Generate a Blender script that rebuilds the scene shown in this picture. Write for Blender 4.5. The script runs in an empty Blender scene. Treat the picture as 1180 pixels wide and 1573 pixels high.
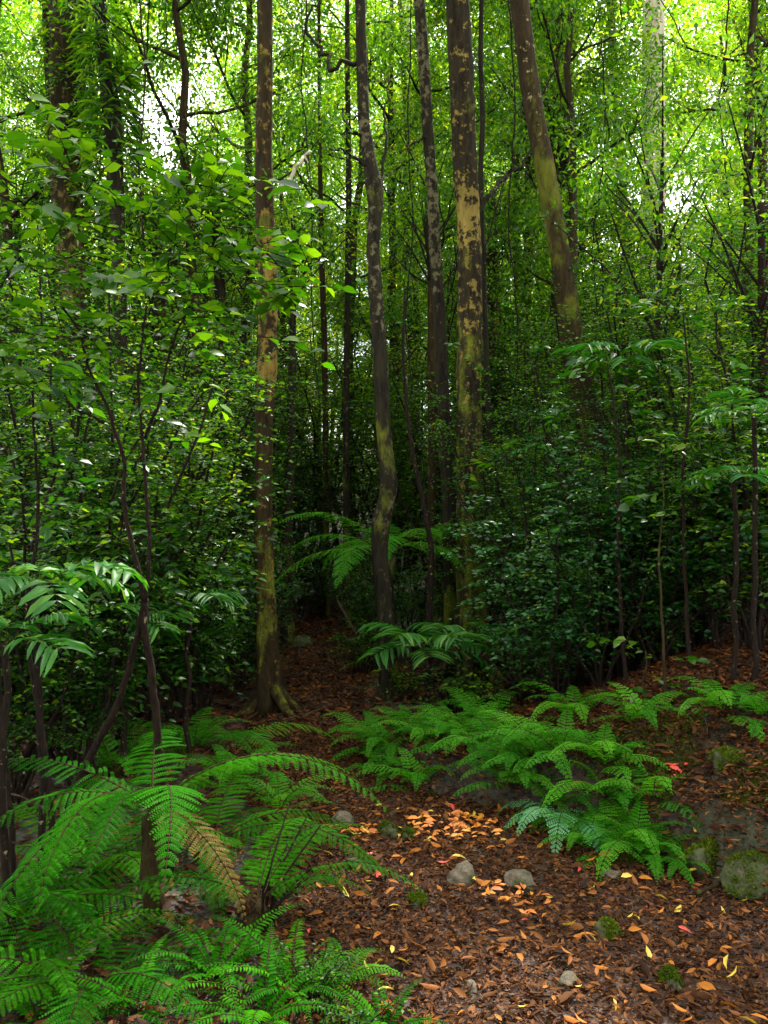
import bpy, math, random
import numpy as np
from mathutils import Vector, Matrix, Euler
random.seed(7)
R = np.random.RandomState(11)
S = bpy.context.scene
COL = S.collection
# ------------------------------------------------------------------ camera, sky, sun, exposure
FPX = 1362.0                       # focal length in pixels of the 1180 x 1573 photograph
EYE = 1.6
cam_d = bpy.data.cameras.new('camera')
cam_d.sensor_fit = 'VERTICAL'; cam_d.sensor_height = 36.0
cam_d.lens = 36.0 * FPX / 1573.0
cam_d.clip_end = 600
cam = bpy.data.objects.new('camera', cam_d); COL.objects.link(cam)
cam.location = (0, 0, EYE); cam.rotation_euler = (math.radians(90), 0, 0)
S.camera = cam
S.render.resolution_x = 768; S.render.resolution_y = 1024
SUN_EL, SUN_AZ = 54.0, 24.0        # azimuth clockwise from +Y (the sun stands ahead of the camera)
w = bpy.data.worlds.new('World'); S.world = w; w.use_nodes = True
nt = w.node_tree; bg = nt.nodes['Background']
sky = nt.nodes.new('ShaderNodeTexSky'); sky.sky_type = 'NISHITA'; sky.sun_disc = False
sky.sun_elevation = math.radians(SUN_EL); sky.sun_rotation = math.radians(SUN_AZ)
sky.air_density = 1.0; sky.dust_density = 3.0; sky.ozone_density = 0.6
# thin bright cloud drawn over the blue
tc = nt.nodes.new('ShaderNodeTexCoord'); nz = nt.nodes.new('ShaderNodeTexNoise')
nz.inputs['Scale'].default_value = 2.2; nz.inputs['Detail'].default_value = 5
rp = nt.nodes.new('ShaderNodeValToRGB'); rp.color_ramp.elements[0].position = 0.32; rp.color_ramp.elements[1].position = 0.62
mx = nt.nodes.new('ShaderNodeMix'); mx.data_type = 'RGBA'
mx.inputs[7].default_value = (12.4, 12.1, 11.5, 1)
nt.links.new(tc.outputs['Generated'], nz.inputs['Vector']); nt.links.new(nz.outputs['Fac'], rp.inputs['Fac'])
nt.links.new(rp.outputs['Color'], mx.inputs[0]); nt.links.new(sky.outputs['Color'], mx.inputs[6])
nt.links.new(mx.outputs[2], bg.inputs['Color'])
bg.inputs['Strength'].default_value = 0.12
sl = bpy.data.lights.new('sun', 'SUN'); sl.energy = 5.0; sl.angle = math.radians(1.5); sl.color = (1, .95, .84)
so = bpy.data.objects.new('sun', sl); COL.objects.link(so)
so.rotation_euler = Euler((math.radians(-(90 - SUN_EL)), 0, math.radians(-SUN_AZ)), 'XYZ')
so.location = (5, 30, 30)
S.view_settings.view_transform = 'Standard'; S.view_settings.look = 'None'
S.view_settings.gamma = 1.0; S.view_settings.exposure = 1.9
S.cycles.max_bounces = 7; S.cycles.diffuse_bounces = 4; S.cycles.glossy_bounces = 2

# ------------------------------------------------------------------ places
def at(px, py, d):                 # the point seen at a pixel of the photograph, d metres ahead
    return np.array([(px - 590) / FPX * d, d, EYE - (py - 786.5) / FPX * d])
def sstep(a, b, x):
    t = np.clip((x - a) / (b - a), 0, 1); return t * t * (3 - 2 * t)
PY = [0.0, 2.6, 3.5, 4.4, 5.0, 5.6, 7.0, 10.0, 12.5, 15.0, 90.0]
PL = [0.0, -.08, -.30, -.34, -.62, -.66, -.80, -1.12, -1.2, -0.2, 10.]
PR = [2.2, 1.75, 1.55, 1.10, .25, -.10, -.24, -.36, -.1, 1.2, 12.]
def wob(x, y, s):
    return (np.sin(x*2.1*s+1.3)*np.cos(y*1.7*s+.4) + .5*np.sin(x*4.7*s-y*3.9*s+2.) + .25*np.sin(x*9.1*s+y*8.3*s))/1.75
def hgt(x, y):
    x = np.asarray(x, float); y = np.asarray(y, float)
    l = np.interp(y, PY, PL); r = np.interp(y, PY, PR)
    lip = sstep(r - .02, r + .20, x)
    lipk = .11 + .12*sstep(3.4, 4.0, y)*(1 - sstep(5.6, 6.6, y)); z = lip * lipk + .34 * np.clip(x - np.maximum(r, .75) , 0, 5) + .10*np.clip(x-6,0,30)
    z += .05 * sstep(l + .05, l - .3, x) - .03*np.clip(l - x - .6, 0, 8)
    z += .13 * np.clip(y - 12.5, 0, 60)
    off = 1 - sstep(l - .2, l, x) * (1 - sstep(r, r + .2, x))
    return z + wob(x, y, 1.) * (.02 + .045*off) + .25*off*wob(x, y, .23)*sstep(4.5, 9, y)
def ground_at(px, d):
    x = (px - 590) / FPX * d
    return np.array([x, d, float(hgt(x, d))])
def pix(p): return (590 + p[0]/p[1]*FPX, 786.5 - (p[2]-EYE)/p[1]*FPX)

# ------------------------------------------------------------------ materials
def nodemat(name):
    m = bpy.data.materials.new(name); m.use_nodes = True
    n = m.node_tree.nodes; L = m.node_tree.links
    for x in list(n): n.remove(x)
    out = n.new('ShaderNodeOutputMaterial'); return m, n, L, out
def ramp(n, stops, interp='LINEAR'):
    r = n.new('ShaderNodeValToRGB'); e = r.color_ramp.elements; r.color_ramp.interpolation = interp
    while len(e) < len(stops): e.new(.5)
    for i, (p, c) in enumerate(stops): e[i].position = p; e[i].color = (*c, 1)
    return r
def leaf_mat(name, stops, trans=.42, tcol=1.7, rough=.38, spec=.5, isl=.72):
    m, n, L, out = nodemat(name)
    geo = n.new('ShaderNodeNewGeometry'); oi = n.new('ShaderNodeObjectInfo')
    a = n.new('ShaderNodeMath'); a.operation = 'MULTIPLY_ADD'; a.inputs[1].default_value = isl
    b = n.new('ShaderNodeMath'); b.operation = 'MULTIPLY'; b.inputs[1].default_value = 1 - isl
    L.new(oi.outputs['Random'], b.inputs[0]); L.new(geo.outputs['Random Per Island'], a.inputs[0]); L.new(b.outputs[0], a.inputs[2])
    r = ramp(n, stops); L.new(a.outputs[0], r.inputs['Fac'])
    p = n.new('ShaderNodeBsdfPrincipled'); p.inputs['Roughness'].default_value = rough
    p.inputs['Specular IOR Level'].default_value = spec
    L.new(r.outputs['Color'], p.inputs['Base Color'])
    t = n.new('ShaderNodeBsdfTranslucent')
    g = n.new('ShaderNodeMix'); g.data_type = 'RGBA'; g.blend_type = 'MULTIPLY'; g.inputs[0].default_value = 1
    g.inputs[7].default_value = (tcol*1.25, tcol*1.1, tcol*.35, 1)
    L.new(r.outputs['Color'], g.inputs[6]); L.new(g.outputs[2], t.inputs['Color'])
    ms = n.new('ShaderNodeMixShader'); ms.inputs[0].default_value = trans
    L.new(p.outputs[0], ms.inputs[1]); L.new(t.outputs[0], ms.inputs[2]); L.new(ms.outputs[0], out.inputs[0])
    return m
def bark_mat(name, dark, mid, lich=(.42, .36, .17), moss=(.15, .17, .014), base_l=.0, base_m=.0, scale=1.):
    m, n, L, out = nodemat(name)
    tc = n.new('ShaderNodeTexCoord')
    mp = n.new('ShaderNodeMapping'); mp.inputs['Scale'].default_value = (14*scale, 14*scale, 3.2*scale)
    L.new(tc.outputs['Object'], mp.inputs['Vector'])
    f = n.new('ShaderNodeTexNoise'); f.inputs['Scale'].default_value = 1.6; f.inputs['Detail'].default_value = 7; f.inputs['Roughness'].default_value = .7
    L.new(mp.outputs[0], f.inputs['Vector'])
    r = ramp(n, [(.32, dark), (.68, mid)]); L.new(f.outputs['Fac'], r.inputs['Fac'])
    def patch(attr, basev, colr, prev, sc, lo, hi, zs):
        m2 = n.new('ShaderNodeMapping'); m2.inputs['Scale'].default_value = (sc, sc, sc*zs)
        m2.inputs['Location'].default_value = (sc*3.1, 1.7, sc)
        L.new(tc.outputs['Object'], m2.inputs['Vector'])
        q = n.new('ShaderNodeTexNoise'); q.inputs['Scale'].default_value = 1; q.inputs['Detail'].default_value = 6; q.inputs['Roughness'].default_value = .68
        L.new(m2.outputs[0], q.inputs['Vector'])
        at_ = n.new('ShaderNodeAttribute'); at_.attribute_name = attr
        s = n.new('ShaderNodeMath'); s.operation = 'MULTIPLY_ADD'; s.inputs[1].default_value = .24; L.new(at_.outputs['Fac'], s.inputs[0])
        s.inputs[2].default_value = basev
        u = n.new('ShaderNodeMath'); u.operation = 'ADD'; L.new(q.outputs['Fac'], u.inputs[0]); L.new(s.outputs[0], u.inputs[1])
        v = n.new('ShaderNodeMapRange'); v.inputs['From Min'].default_value = lo; v.inputs['From Max'].default_value = hi
        L.new(u.outputs[0], v.inputs['Value'])
        x = n.new('ShaderNodeMix'); x.data_type = 'RGBA'; L.new(v.outputs[0], x.inputs[0])
        L.new(prev, x.inputs[6])
        vr = ramp(n, [(.3, tuple(c*.45 for c in colr)), (.7, colr)]); L.new(f.outputs['Fac'], vr.inputs['Fac'])
        L.new(vr.outputs['Color'], x.inputs[7]); return x.outputs[2]
    c = patch('lichen', base_l, lich, r.outputs['Color'], 13*scale, .60, .67, .9)
    c = patch('moss', base_m, moss, c, 5*scale, .60, .74, .5)
    p = n.new('ShaderNodeBsdfPrincipled'); p.inputs['Roughness'].default_value = .88; p.inputs['Specular IOR Level'].default_value = .12
    L.new(c, p.inputs['Base Color'])
    bp = n.new('ShaderNodeBump'); bp.inputs['Strength'].default_value = 1.; bp.inputs['Distance'].default_value = .035
    L.new(f.outputs['Fac'], bp.inputs['Height']); L.new(bp.outputs[0], p.inputs['Normal'])
    L.new(p.outputs[0], out.inputs[0]); return m
def soil_mat(name, stops, sc=26., moss=.0):
    m, n, L, out = nodemat(name)
    tc = n.new('ShaderNodeTexCoord')
    vo = n.new('ShaderNodeTexVoronoi'); vo.inputs['Scale'].default_value = sc
    ns = n.new('ShaderNodeTexNoise'); ns.inputs['Scale'].default_value = 9; ns.inputs['Detail'].default_value = 4
    mixv = n.new('ShaderNodeMix'); mixv.data_type = 'RGBA'; mixv.inputs[0].default_value = .06
    L.new(tc.outputs['Object'], ns.inputs['Vector']); L.new(tc.outputs['Object'], mixv.inputs[6]); L.new(ns.outputs['Color'], mixv.inputs[7])
    L.new(mixv.outputs[2], vo.inputs['Vector'])
    sx = n.new('ShaderNodeSeparateColor'); L.new(vo.outputs['Color'], sx.inputs[0])
    r = ramp(n, stops); L.new(sx.outputs[0], r.inputs['Fac'])
    big = n.new('ShaderNodeTexNoise'); big.inputs['Scale'].default_value = 1.4; big.inputs['Detail'].default_value = 5
    L.new(tc.outputs['Object'], big.inputs['Vector'])
    mr = n.new('ShaderNodeMapRange'); mr.inputs['From Min'].default_value = .52 - moss; mr.inputs['From Max'].default_value = .66 - moss
    L.new(big.outputs['Fac'], mr.inputs['Value'])
    x = n.new('ShaderNodeMix'); x.data_type = 'RGBA'; x.inputs[7].default_value = (.022, .03, .008, 1)
    k = n.new('ShaderNodeMath'); k.operation = 'MULTIPLY'; k.inputs[1].default_value = .75; L.new(mr.outputs[0], k.inputs[0])
    L.new(k.outputs[0], x.inputs[0]); L.new(r.outputs['Color'], x.inputs[6])
    p = n.new('ShaderNodeBsdfPrincipled'); p.inputs['Roughness'].default_value = .8; L.new(x.outputs[2], p.inputs['Base Color'])
    bp = n.new('ShaderNodeBump'); bp.inputs['Strength'].default_value = .9; bp.inputs['Distance'].default_value = .03
    L.new(vo.outputs['Distance'], bp.inputs['Height']); L.new(bp.outputs[0], p.inputs['Normal'])
    L.new(p.outputs[0], out.inputs[0]); return m
def rock_mat(name, moss=.45):
    m, n, L, out = nodemat(name)
    tc = n.new('ShaderNodeTexCoord')
    f = n.new('ShaderNodeTexNoise'); f.inputs['Scale'].default_value = 45; f.inputs['Detail'].default_value = 8; f.inputs['Roughness'].default_value = .7
    L.new(tc.outputs['Object'], f.inputs['Vector'])
    r = ramp(n, [(.3, (.03, .024, .014)), (.55, (.09, .068, .038)), (.75, (.19, .15, .085))]); L.new(f.outputs['Fac'], r.inputs['Fac'])
    g = n.new('ShaderNodeTexNoise'); g.inputs['Scale'].default_value = 19; g.inputs['Detail'].default_value = 7; L.new(tc.outputs['Object'], g.inputs['Vector'])
    mr = n.new('ShaderNodeMapRange'); mr.inputs['From Min'].default_value = .62 - moss*.35; mr.inputs['From Max'].default_value = .70 - moss*.3
    L.new(g.outputs['Fac'], mr.inputs['Value'])
    mc = ramp(n, [(.35, (.008, .014, .001)), (.7, (.055, .065, .005))]); L.new(f.outputs['Fac'], mc.inputs['Fac'])
    x = n.new('ShaderNodeMix'); x.data_type = 'RGBA'; L.new(mr.outputs[0], x.inputs[0]); L.new(r.outputs['Color'], x.inputs[6]); L.new(mc.outputs['Color'], x.inputs[7])
    p = n.new('ShaderNodeBsdfPrincipled'); p.inputs['Roughness'].default_value = .75; L.new(x.outputs[2], p.inputs['Base Color'])
    bp = n.new('ShaderNodeBump'); bp.inputs['Strength'].default_value = .8; bp.inputs['Distance'].default_value = .015
    L.new(f.outputs['Fac'], bp.inputs['Height']); L.new(bp.outputs[0], p.inputs['Normal'])
    L.new(p.outputs[0], out.inputs[0]); return m

M = {}
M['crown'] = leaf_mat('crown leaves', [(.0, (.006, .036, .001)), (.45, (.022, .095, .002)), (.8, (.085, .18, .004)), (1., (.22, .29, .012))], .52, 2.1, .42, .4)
M['canopy'] = leaf_mat('canopy leaves painted sunlit', [(.0, (.010, .055, .002)), (.45, (.045, .14, .003)), (.82, (.15, .25, .006)), (1., (.36, .40, .03))], .58, 2.0, .45, .3)  # lighter, yellower copy of the crown leaves: sunlight on far trees put into the colour
M['shrub'] = leaf_mat('shrub leaves', [(.0, (.004, .024, .002)), (.5, (.010, .062, .003)), (.82, (.040, .13, .004)), (1., (.19, .26, .015))], .40, 1.7, .4, .28)
M['shrub2'] = leaf_mat('mid green shrub leaves', [(.0, (.006, .035, .002)), (.5, (.020, .085, .003)), (.82, (.075, .17, .004)), (1., (.24, .29, .02))], .46, 1.9, .5, .25)
M['shrub3'] = leaf_mat('blue green shrub leaves', [(.0, (.003, .028, .006)), (.5, (.010, .065, .014)), (.85, (.03, .13, .02)), (1., (.12, .22, .04))], .36, 1.6, .35, .35)
M['sapling'] = leaf_mat('broad sapling leaves', [(.0, (.008, .040, .001)), (.45, (.024, .095, .002)), (.8, (.085, .19, .004)), (1., (.28, .36, .015))], .5, 1.9, .3, .6)
M['fern'] = leaf_mat('fern green', [(.0, (.005, .050, .0004)), (.6, (.016, .115, .0006)), (1., (.045, .18, .002))], .38, 1.5, .6, .03, .3)
M['fernmid'] = leaf_mat('light fern green', [(.0, (.015, .12, .003)), (.6, (.04, .21, .006)), (1., (.10, .30, .012))], .42, 1.6, .55, .08, .35)
M['fernpale'] = leaf_mat('pale fern green', [(.0, (.05, .22, .06)), (1., (.11, .32, .13))], .3, 1.3, .5, .4, .3)
M['fernold'] = leaf_mat('browned fern', [(.0, (.05, .03, .008)), (.6, (.12, .07, .015)), (1., (.14, .13, .02))], .3, 1.3, .6, .1, .4)
M['palm'] = leaf_mat('palm green', [(.0, (.008, .06, .006)), (.7, (.02, .12, .010)), (1., (.09, .22, .02))], .34, 1.5, .5, .3)
M['moss'] = leaf_mat('moss', [(.0, (.02, .04, .002)), (.7, (.06, .10, .004)), (1., (.14, .18, .01))], .3, 1.4, .8, .1)
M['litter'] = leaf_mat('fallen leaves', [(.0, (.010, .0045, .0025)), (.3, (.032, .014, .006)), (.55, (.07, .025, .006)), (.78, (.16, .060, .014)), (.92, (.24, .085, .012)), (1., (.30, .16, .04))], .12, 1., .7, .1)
M['litterdark'] = leaf_mat('dark fallen leaves', [(.0, (.010, .004, .003)), (.5, (.040, .0135, .005)), (.85, (.09, .032, .010)), (1., (.15, .065, .022))], .12, 1., .7, .1)  # darker mix of the fallen-leaf browns
M['orangeleaf'] = leaf_mat('orange fallen leaves', [(.0, (.30, .07, .008)), (.5, (.55, .17, .012)), (1., (.62, .30, .03))], .15, 1.1, .5)
M['orangeleaf2'] = leaf_mat('faded orange fallen leaves', [(.0, (.14, .045, .008)), (.6, (.30, .10, .010)), (1., (.48, .18, .02))], .15, 1.1, .6, .15)
M['yellowleaf'] = leaf_mat('yellow fallen leaves', [(.0, (.42, .32, .03)), (1., (.55, .40, .05))], .15, 1.1, .5)
M['redleaf'] = leaf_mat('red fallen leaves', [(.0, (.42, .02, .015)), (1., (.5, .06, .03))], .15, 1.1, .5)
M['deadfrond'] = leaf_mat('dead hanging leaves', [(.0, (.07, .045, .015)), (1., (.17, .14, .03))], .3, 1.4, .7)
M['stem'] = bark_mat('sapling bark', (.005, .0035, .0025), (.026, .016, .010), base_l=-.02, base_m=-.08, scale=3)
M['redstem'] = bark_mat('reddish sapling bark', (.006, .003, .0025), (.030, .016, .010), base_l=-.04, base_m=-.06, scale=3)
M['rachis'] = bark_mat('frond stalk', (.02, .012, .004), (.06, .045, .012), base_l=-.2, base_m=-.2, scale=4)
M['bark_main'] = bark_mat('dark bark with yellow lichen', (.006, .0045, .003), (.034, .026, .011), lich=(.27, .20, .045), base_l=.02, base_m=-.01)
M['bark_dark'] = bark_mat('dark lichened bark', (.005, .0042, .003), (.026, .022, .011), lich=(.14, .125, .06), base_l=.0, base_m=-.02)
M['bark_tan'] = bark_mat('tan lichened bark', (.008, .0055, .003), (.042, .032, .012), lich=(.17, .13, .045), base_l=.0, base_m=.0)
M['bark_orange'] = bark_mat('orange brown bark', (.007, .0045, .002), (.038, .026, .008), lich=(.21, .145, .028), base_l=-.02, base_m=.0)
M['bark_moss'] = bark_mat('mossy bark', (.008, .006, .003), (.045, .030, .011), moss=(.12, .13, .012), base_l=-.05, base_m=.03)
M['bark_pale'] = bark_mat('smooth pale gum bark', (.26, .23, .16), (.50, .45, .31), lich=(.22, .15, .07), base_l=-.03, base_m=-.12, scale=.5)
M['ground'] = soil_mat('forest floor', [(.0, (.004, .0025, .002)), (.5, (.018, .009, .005)), (.85, (.04, .02, .010)), (1., (.07, .035, .015))], 24, .05)
M['path'] = soil_mat('path of trodden leaves', [(.0, (.012, .006, .004)), (.5, (.035, .016, .009)), (.85, (.08, .036, .018)), (1., (.12, .06, .03))], 30, -.03)
M['rock'] = rock_mat('rock', .35); M['mossrock'] = rock_mat('mossy rock', .95)
M['twig'] = bark_mat('dead twig', (.03, .02, .012), (.14, .10, .06), base_l=-.05, base_m=-.1, scale=4)

# ------------------------------------------------------------------ mesh builder
def unit(v):
    return v / np.maximum(np.linalg.norm(v, axis=-1, keepdims=True), 1e-9)
# leaf templates: (t along, s across, h up) and faces
T_DIA = (np.array([[0,0,0],[.42,.5,.12],[1,0,-.06],[.42,-.5,.12]]), [(0,3,2),(0,2,1)])
T_LEAF = (np.array([[0,0,0],[.30,.0,.0],[.66,0,-.02],[1,0,-.14],[.26,.42,.07],[.62,.40,.05],[.26,-.42,.07],[.62,-.40,.05]]),
          [(0,1,4),(0,6,1),(1,2,5,4),(1,6,7,2),(2,3,5),(2,7,3)])
T_PIN = (np.array([[0,-.35,0],[.55,-.34,.0],[1,.0,-.10],[.55,.38,.0],[0,.42,0]]), [(0,1,2,3,4)])
T_STRAP = (np.array([[0,0,0],[.35,.5,.06],[.35,0,0],[.35,-.5,.06],[.75,.42,-.06],[.75,0,-.12],[.75,-.42,-.06],[1,0,-.26]]),
           [(0,2,1),(0,3,2),(1,2,5,4),(2,3,6,5),(4,5,7),(5,6,7)])
class MB:
    def __init__(s): s.V = []; s.F = []; s.n = 0; s.A = {'lichen': [], 'moss': []}
    def add(s, v, f, mat=0, lich=None, moss=None):
        v = np.asarray(v, float); s.V.append(v)
        s.A['lichen'].append(np.zeros(len(v)) if lich is None else lich); s.A['moss'].append(np.zeros(len(v)) if moss is None else moss)
        for fa in f: s.F.append((np.asarray(fa) + s.n, mat))
        s.n += len(v)
    def leaves(s, P, D, N, L, W, tpl=T_DIA, mat=0):
        P = np.asarray(P, float); k = len(P)
        if k == 0: return
        D = unit(np.broadcast_to(np.asarray(D, float), P.shape)); N = np.broadcast_to(np.asarray(N, float), P.shape)
        Sd = unit(np.cross(N, D)); N2 = np.cross(D, Sd)
        L = np.broadcast_to(L, (k,)); W = np.broadcast_to(W, (k,))
        tv, tf = tpl; m = len(tv)
        v = (P[:, None] + D[:, None]*(tv[None, :, 0:1]*L[:, None, None]) + Sd[:, None]*(tv[None, :, 1:2]*W[:, None, None])
             + N2[:, None]*(tv[None, :, 2:3]*L[:, None, None]))
        base = (np.arange(k)*m)[:, None]; fs = {}
        for f in tf: fs.setdefault(len(f), []).append(base + np.array(f)[None])
        s.add(v.reshape(-1, 3), [np.concatenate(a) for a in fs.values()], mat)
    def tube(s, pts, rad, seg=8, mat=0, rough=0., lich=None, moss=None, cap=True, lobes=0.):
        pts = np.asarray(pts, float); n = len(pts); rad = np.broadcast_to(rad, (n,)).astype(float)
        T = np.gradient(pts, axis=0); T = unit(T)
        ref = np.array([1., 0, 0]) if abs(T[0][0]) < .8 else np.array([0, 1., 0])
        U = unit(ref - (T @ ref)[:, None]*T); W = np.cross(T, U)
        a = np.arange(seg)/seg*2*np.pi
        rr = rad[:, None]*(1 + rough*R.uniform(-1, 1, (n, seg)))
        if lobes:
            rr = rr*(1 + lobes*np.sin(a*3+1.)[None]*np.linspace(1, .0, n)[:, None]**6 * 1.6)
        v = pts[:, None] + rr[..., None]*(U[:, None]*np.cos(a)[None, :, None] + W[:, None]*np.sin(a)[None, :, None])
        i = np.arange(n-1)[:, None]*seg; j = np.arange(seg)[None]; j2 = (j+1) % seg
        q = np.stack([i+j, i+j2, i+seg+j2, i+seg+j], -1).reshape(-1, 4)
        fs = [q]
        vv = v.reshape(-1, 3)
        if cap and seg > 3: fs.append(np.array([list(range(seg))[::-1], [(n-1)*seg + b for b in range(seg)]]))
        g = lambda x: None if x is None else np.repeat(np.asarray(x, float), seg)
        s.add(vv, fs, mat, g(lich), g(moss))
    def mesh(s, name, mats, smooth=False):
        me = bpy.data.meshes.new(name)
        V = np.concatenate(s.V).astype(np.float32)
        me.vertices.add(len(V)); me.vertices.foreach_set('co', V.ravel())
        tot = np.concatenate([np.full(len(f), f.shape[1], np.int32) for f, _ in s.F])
        idx = np.concatenate([f.ravel() for f, _ in s.F]).astype(np.int32)
        mi = np.concatenate([np.full(len(f), m_, np.int32) for f, m_ in s.F])
        me.loops.add(len(idx)); me.loops.foreach_set('vertex_index', idx)
        me.polygons.add(len(tot)); me.polygons.foreach_set('loop_start', np.concatenate([[0], np.cumsum(tot)[:-1]]).astype(np.int32))
        me.polygons.foreach_set('loop_total', tot); me.polygons.foreach_set('material_index', mi)
        me.update(calc_edges=True)
        for m_ in mats: me.materials.append(m_)
        if smooth: me.polygons.foreach_set('use_smooth', np.ones(len(tot), bool))
        for k in ('lichen', 'moss'):
            a = np.concatenate(s.A[k]).astype(np.float32)
            if a.any():
                at_ = me.attributes.new(k, 'FLOAT', 'POINT'); at_.data.foreach_set('value', a)
        me.validate(); return me
    def build(s, name, mats, parent=None, smooth=False, loc=None):
        return link(name, s.mesh(name, mats, smooth), parent, loc)
def link(name, me, parent=None, loc=None, rot=None, sc=None):
    o = bpy.data.objects.new(name, me); COL.objects.link(o)
    if parent: o.parent = parent
    if loc is not None: o.location = loc
    if rot is not None: o.rotation_euler = rot
    if sc is not None: o.scale = sc if hasattr(sc, '__len__') else (sc, sc, sc)
    return o
def tag(o, label=None, cat=None, group=None, kind=None):
    if label: o['label'] = label
    if cat: o['category'] = cat
    if group: o['group'] = group
    if kind: o['kind'] = kind
    return o
def empty(name, loc, rz=0.):
    o = link(name, None, None, loc, (0, 0, rz)); o.empty_display_size = .2; return o
def smooth_path(pts, n):
    pts = np.asarray(pts, float); t = np.r_[0, np.cumsum(np.linalg.norm(np.diff(pts[:, :3], axis=0), axis=1))]
    u = np.linspace(0, t[-1], n); out = np.stack([np.interp(u, t, pts[:, k]) for k in range(pts.shape[1])], 1)
    k = max(1, n // (3*len(pts)))
    if k > 1:
        ker = np.hanning(2*k+1); ker /= ker.sum()
        for c in range(out.shape[1]):
            e = np.r_[np.full(k, out[0, c]), out[:, c], np.full(k, out[-1, c])]
            s_ = np.convolve(e, ker, 'valid'); s_[0] = out[0, c]; s_[-1] = out[-1, c]; out[:, c] = s_
    return out
def rdir(n, zlo=-1., zhi=1.):
    a = R.uniform(0, 2*np.pi, n); z = R.uniform(zlo, zhi, n); r = np.sqrt(np.maximum(0, 1-z*z))
    return np.stack([r*np.cos(a), r*np.sin(a), z], 1)

# ------------------------------------------------------------------ ground, path, litter
def sheet(name, xs, ys, zfun, mat, dz=0.):
    X, Y = np.meshgrid(xs, ys) if xs.ndim == 1 else (xs, ys)
    Z = zfun(X, Y) + dz
    ny, nx = X.shape; b = MB()
    i = np.arange(ny-1)[:, None]*nx; j = np.arange(nx-1)[None]
    q = np.stack([i+j, i+j+1, i+nx+j+1, i+nx+j], -1).reshape(-1, 4)
    b.add(np.stack([X, Y, Z], -1).reshape(-1, 3), [q]); return b.build(name, [mat], smooth=True)
xs = np.sinh(np.linspace(-5.2, 5.2, 240))*.9; ys = np.r_[np.linspace(-60, 1, 30), np.linspace(1.2, 14, 210), 14 + np.sinh(np.linspace(.05, 4.6, 60))*2.4]
g = sheet('ground', xs, ys, hgt, M['ground']); tag(g, kind='structure')
yy = np.linspace(-1, 14.5, 240); uu = np.linspace(0, 1, 30)
l = np.interp(yy, PY, PL) + .02; r = np.interp(yy, PY, PR) - .02
l = np.convolve(np.pad(l, 6, 'edge'), np.ones(13)/13, 'valid'); r = np.convolve(np.pad(r, 6, 'edge'), np.ones(13)/13, 'valid')
Xp = l[:, None] + (r-l)[:, None]*uu[None]; Yp = np.repeat(yy[:, None], 30, 1)
pth = sheet('path', Xp, Yp, hgt, M['path'], .012); tag(pth, kind='structure')

def litter(name, n, xr, yr, mats, ok, szl=(.012, .044), lift=.022, w=(.28, .45), label=None, tpl=T_LEAF):
    x = R.uniform(*xr, n); y = R.uniform(*yr, n); k = ok(x, y); x = x[k]; y = y[k]; n = len(x)
    P = np.stack([x, y, hgt(x, y) + .012 + R.uniform(0, lift, n)], 1)
    b = MB(); L = R.uniform(*szl, n); Wd = L*R.uniform(*w, n)
    N = unit(np.stack([R.normal(0, .6, n), R.normal(0, .6, n), np.ones(n)], 1)); N[R.rand(n) < .4] *= -1
    D = rdir(n, -.25, .4)
    mi = R.randint(0, len(mats), n)
    for m_ in range(len(mats)):
        s_ = mi == m_
        b.leaves(P[s_], D[s_], N[s_], L[s_], Wd[s_], tpl, m_)
    o = b.build(name, mats); return o
def onpath(x, y): return (x > np.interp(y, PY, PL)-.25) & (x < np.interp(y, PY, PR)+.1)
litter_near = litter('leaf_litter', 125000, (-1.2, 2.6), (2.2, 6.6), [M['litter'], M['litter'], M['litterdark']],
    lambda x, y: (onpath(x, y) | (x > np.interp(y, PY, PR)) & (R.rand(len(x)) < .85)))
tag(litter_near, 'brown and tan fallen leaves covering the wide near part of the track', 'leaf litter', kind='stuff')
litter_far = litter('leaf_litter', 26000, (-1.6, .6), (6.3, 13.5), [M['litter']], lambda x, y: onpath(x, y), (.03, .075))
tag(litter_far, 'dark reddish fallen leaves on the narrow far stretch of path', 'leaf litter', kind='stuff')
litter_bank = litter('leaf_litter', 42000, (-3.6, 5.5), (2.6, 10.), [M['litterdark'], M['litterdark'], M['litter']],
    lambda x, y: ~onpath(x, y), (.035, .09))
tag(litter_bank, 'dark brown fallen leaves on the banks under the plants', 'leaf litter', kind='stuff')
big_l = litter('leaf_litter', 1500, (-.6, 2.4), (2.2, 6.0), [M['litter']], lambda x, y: onpath(x, y) | (x > 0), (.05, .08), .03, (.25, .4))
tag(big_l, 'larger tan and brown leaves lying on top of the litter', 'leaf litter', kind='stuff')
tb_ = MB()
for q in range(420):
    x = R.uniform(-.6, 2.3); y = R.uniform(2.3, 6.5); a = R.uniform(0, 6.28); L_ = R.uniform(.05, .22)
    P = np.array([[x + np.cos(a)*L_*t + R.normal(0, .004), y + np.sin(a)*L_*t + R.normal(0, .004), 0] for t in (0, .25, .5, .75, 1)]); P[:, 2] = hgt(P[:, 0], P[:, 1]) + R.uniform(.02, .035)
    tb_.tube(P, np.linspace(.0022, .001, 5)*R.uniform(.6, 1.8), 4)
tag(tb_.build('twigs', [M['twig']]), 'thin brown twigs scattered over the leaf litter', 'twigs', kind='stuff')
def moss_mat_tufts(n, xr, yr, label, thr):
    x = R.uniform(*xr, n); y = R.uniform(*yr, n); k = (wob(x*2.4, y*2.4, 1.) > thr) & (x > np.interp(y, PY, PR)+.02); x = x[k]; y = y[k]; n = len(x)
    P = np.stack([x, y, hgt(x, y) + .004], 1); b = MB(); L = R.uniform(.012, .03, n)
    b.leaves(P, rdir(n, .3, 1), rdir(n), L, L*.3, T_DIA); o = b.build('moss', [M['moss']]); tag(o, label, 'moss', kind='stuff')
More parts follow.
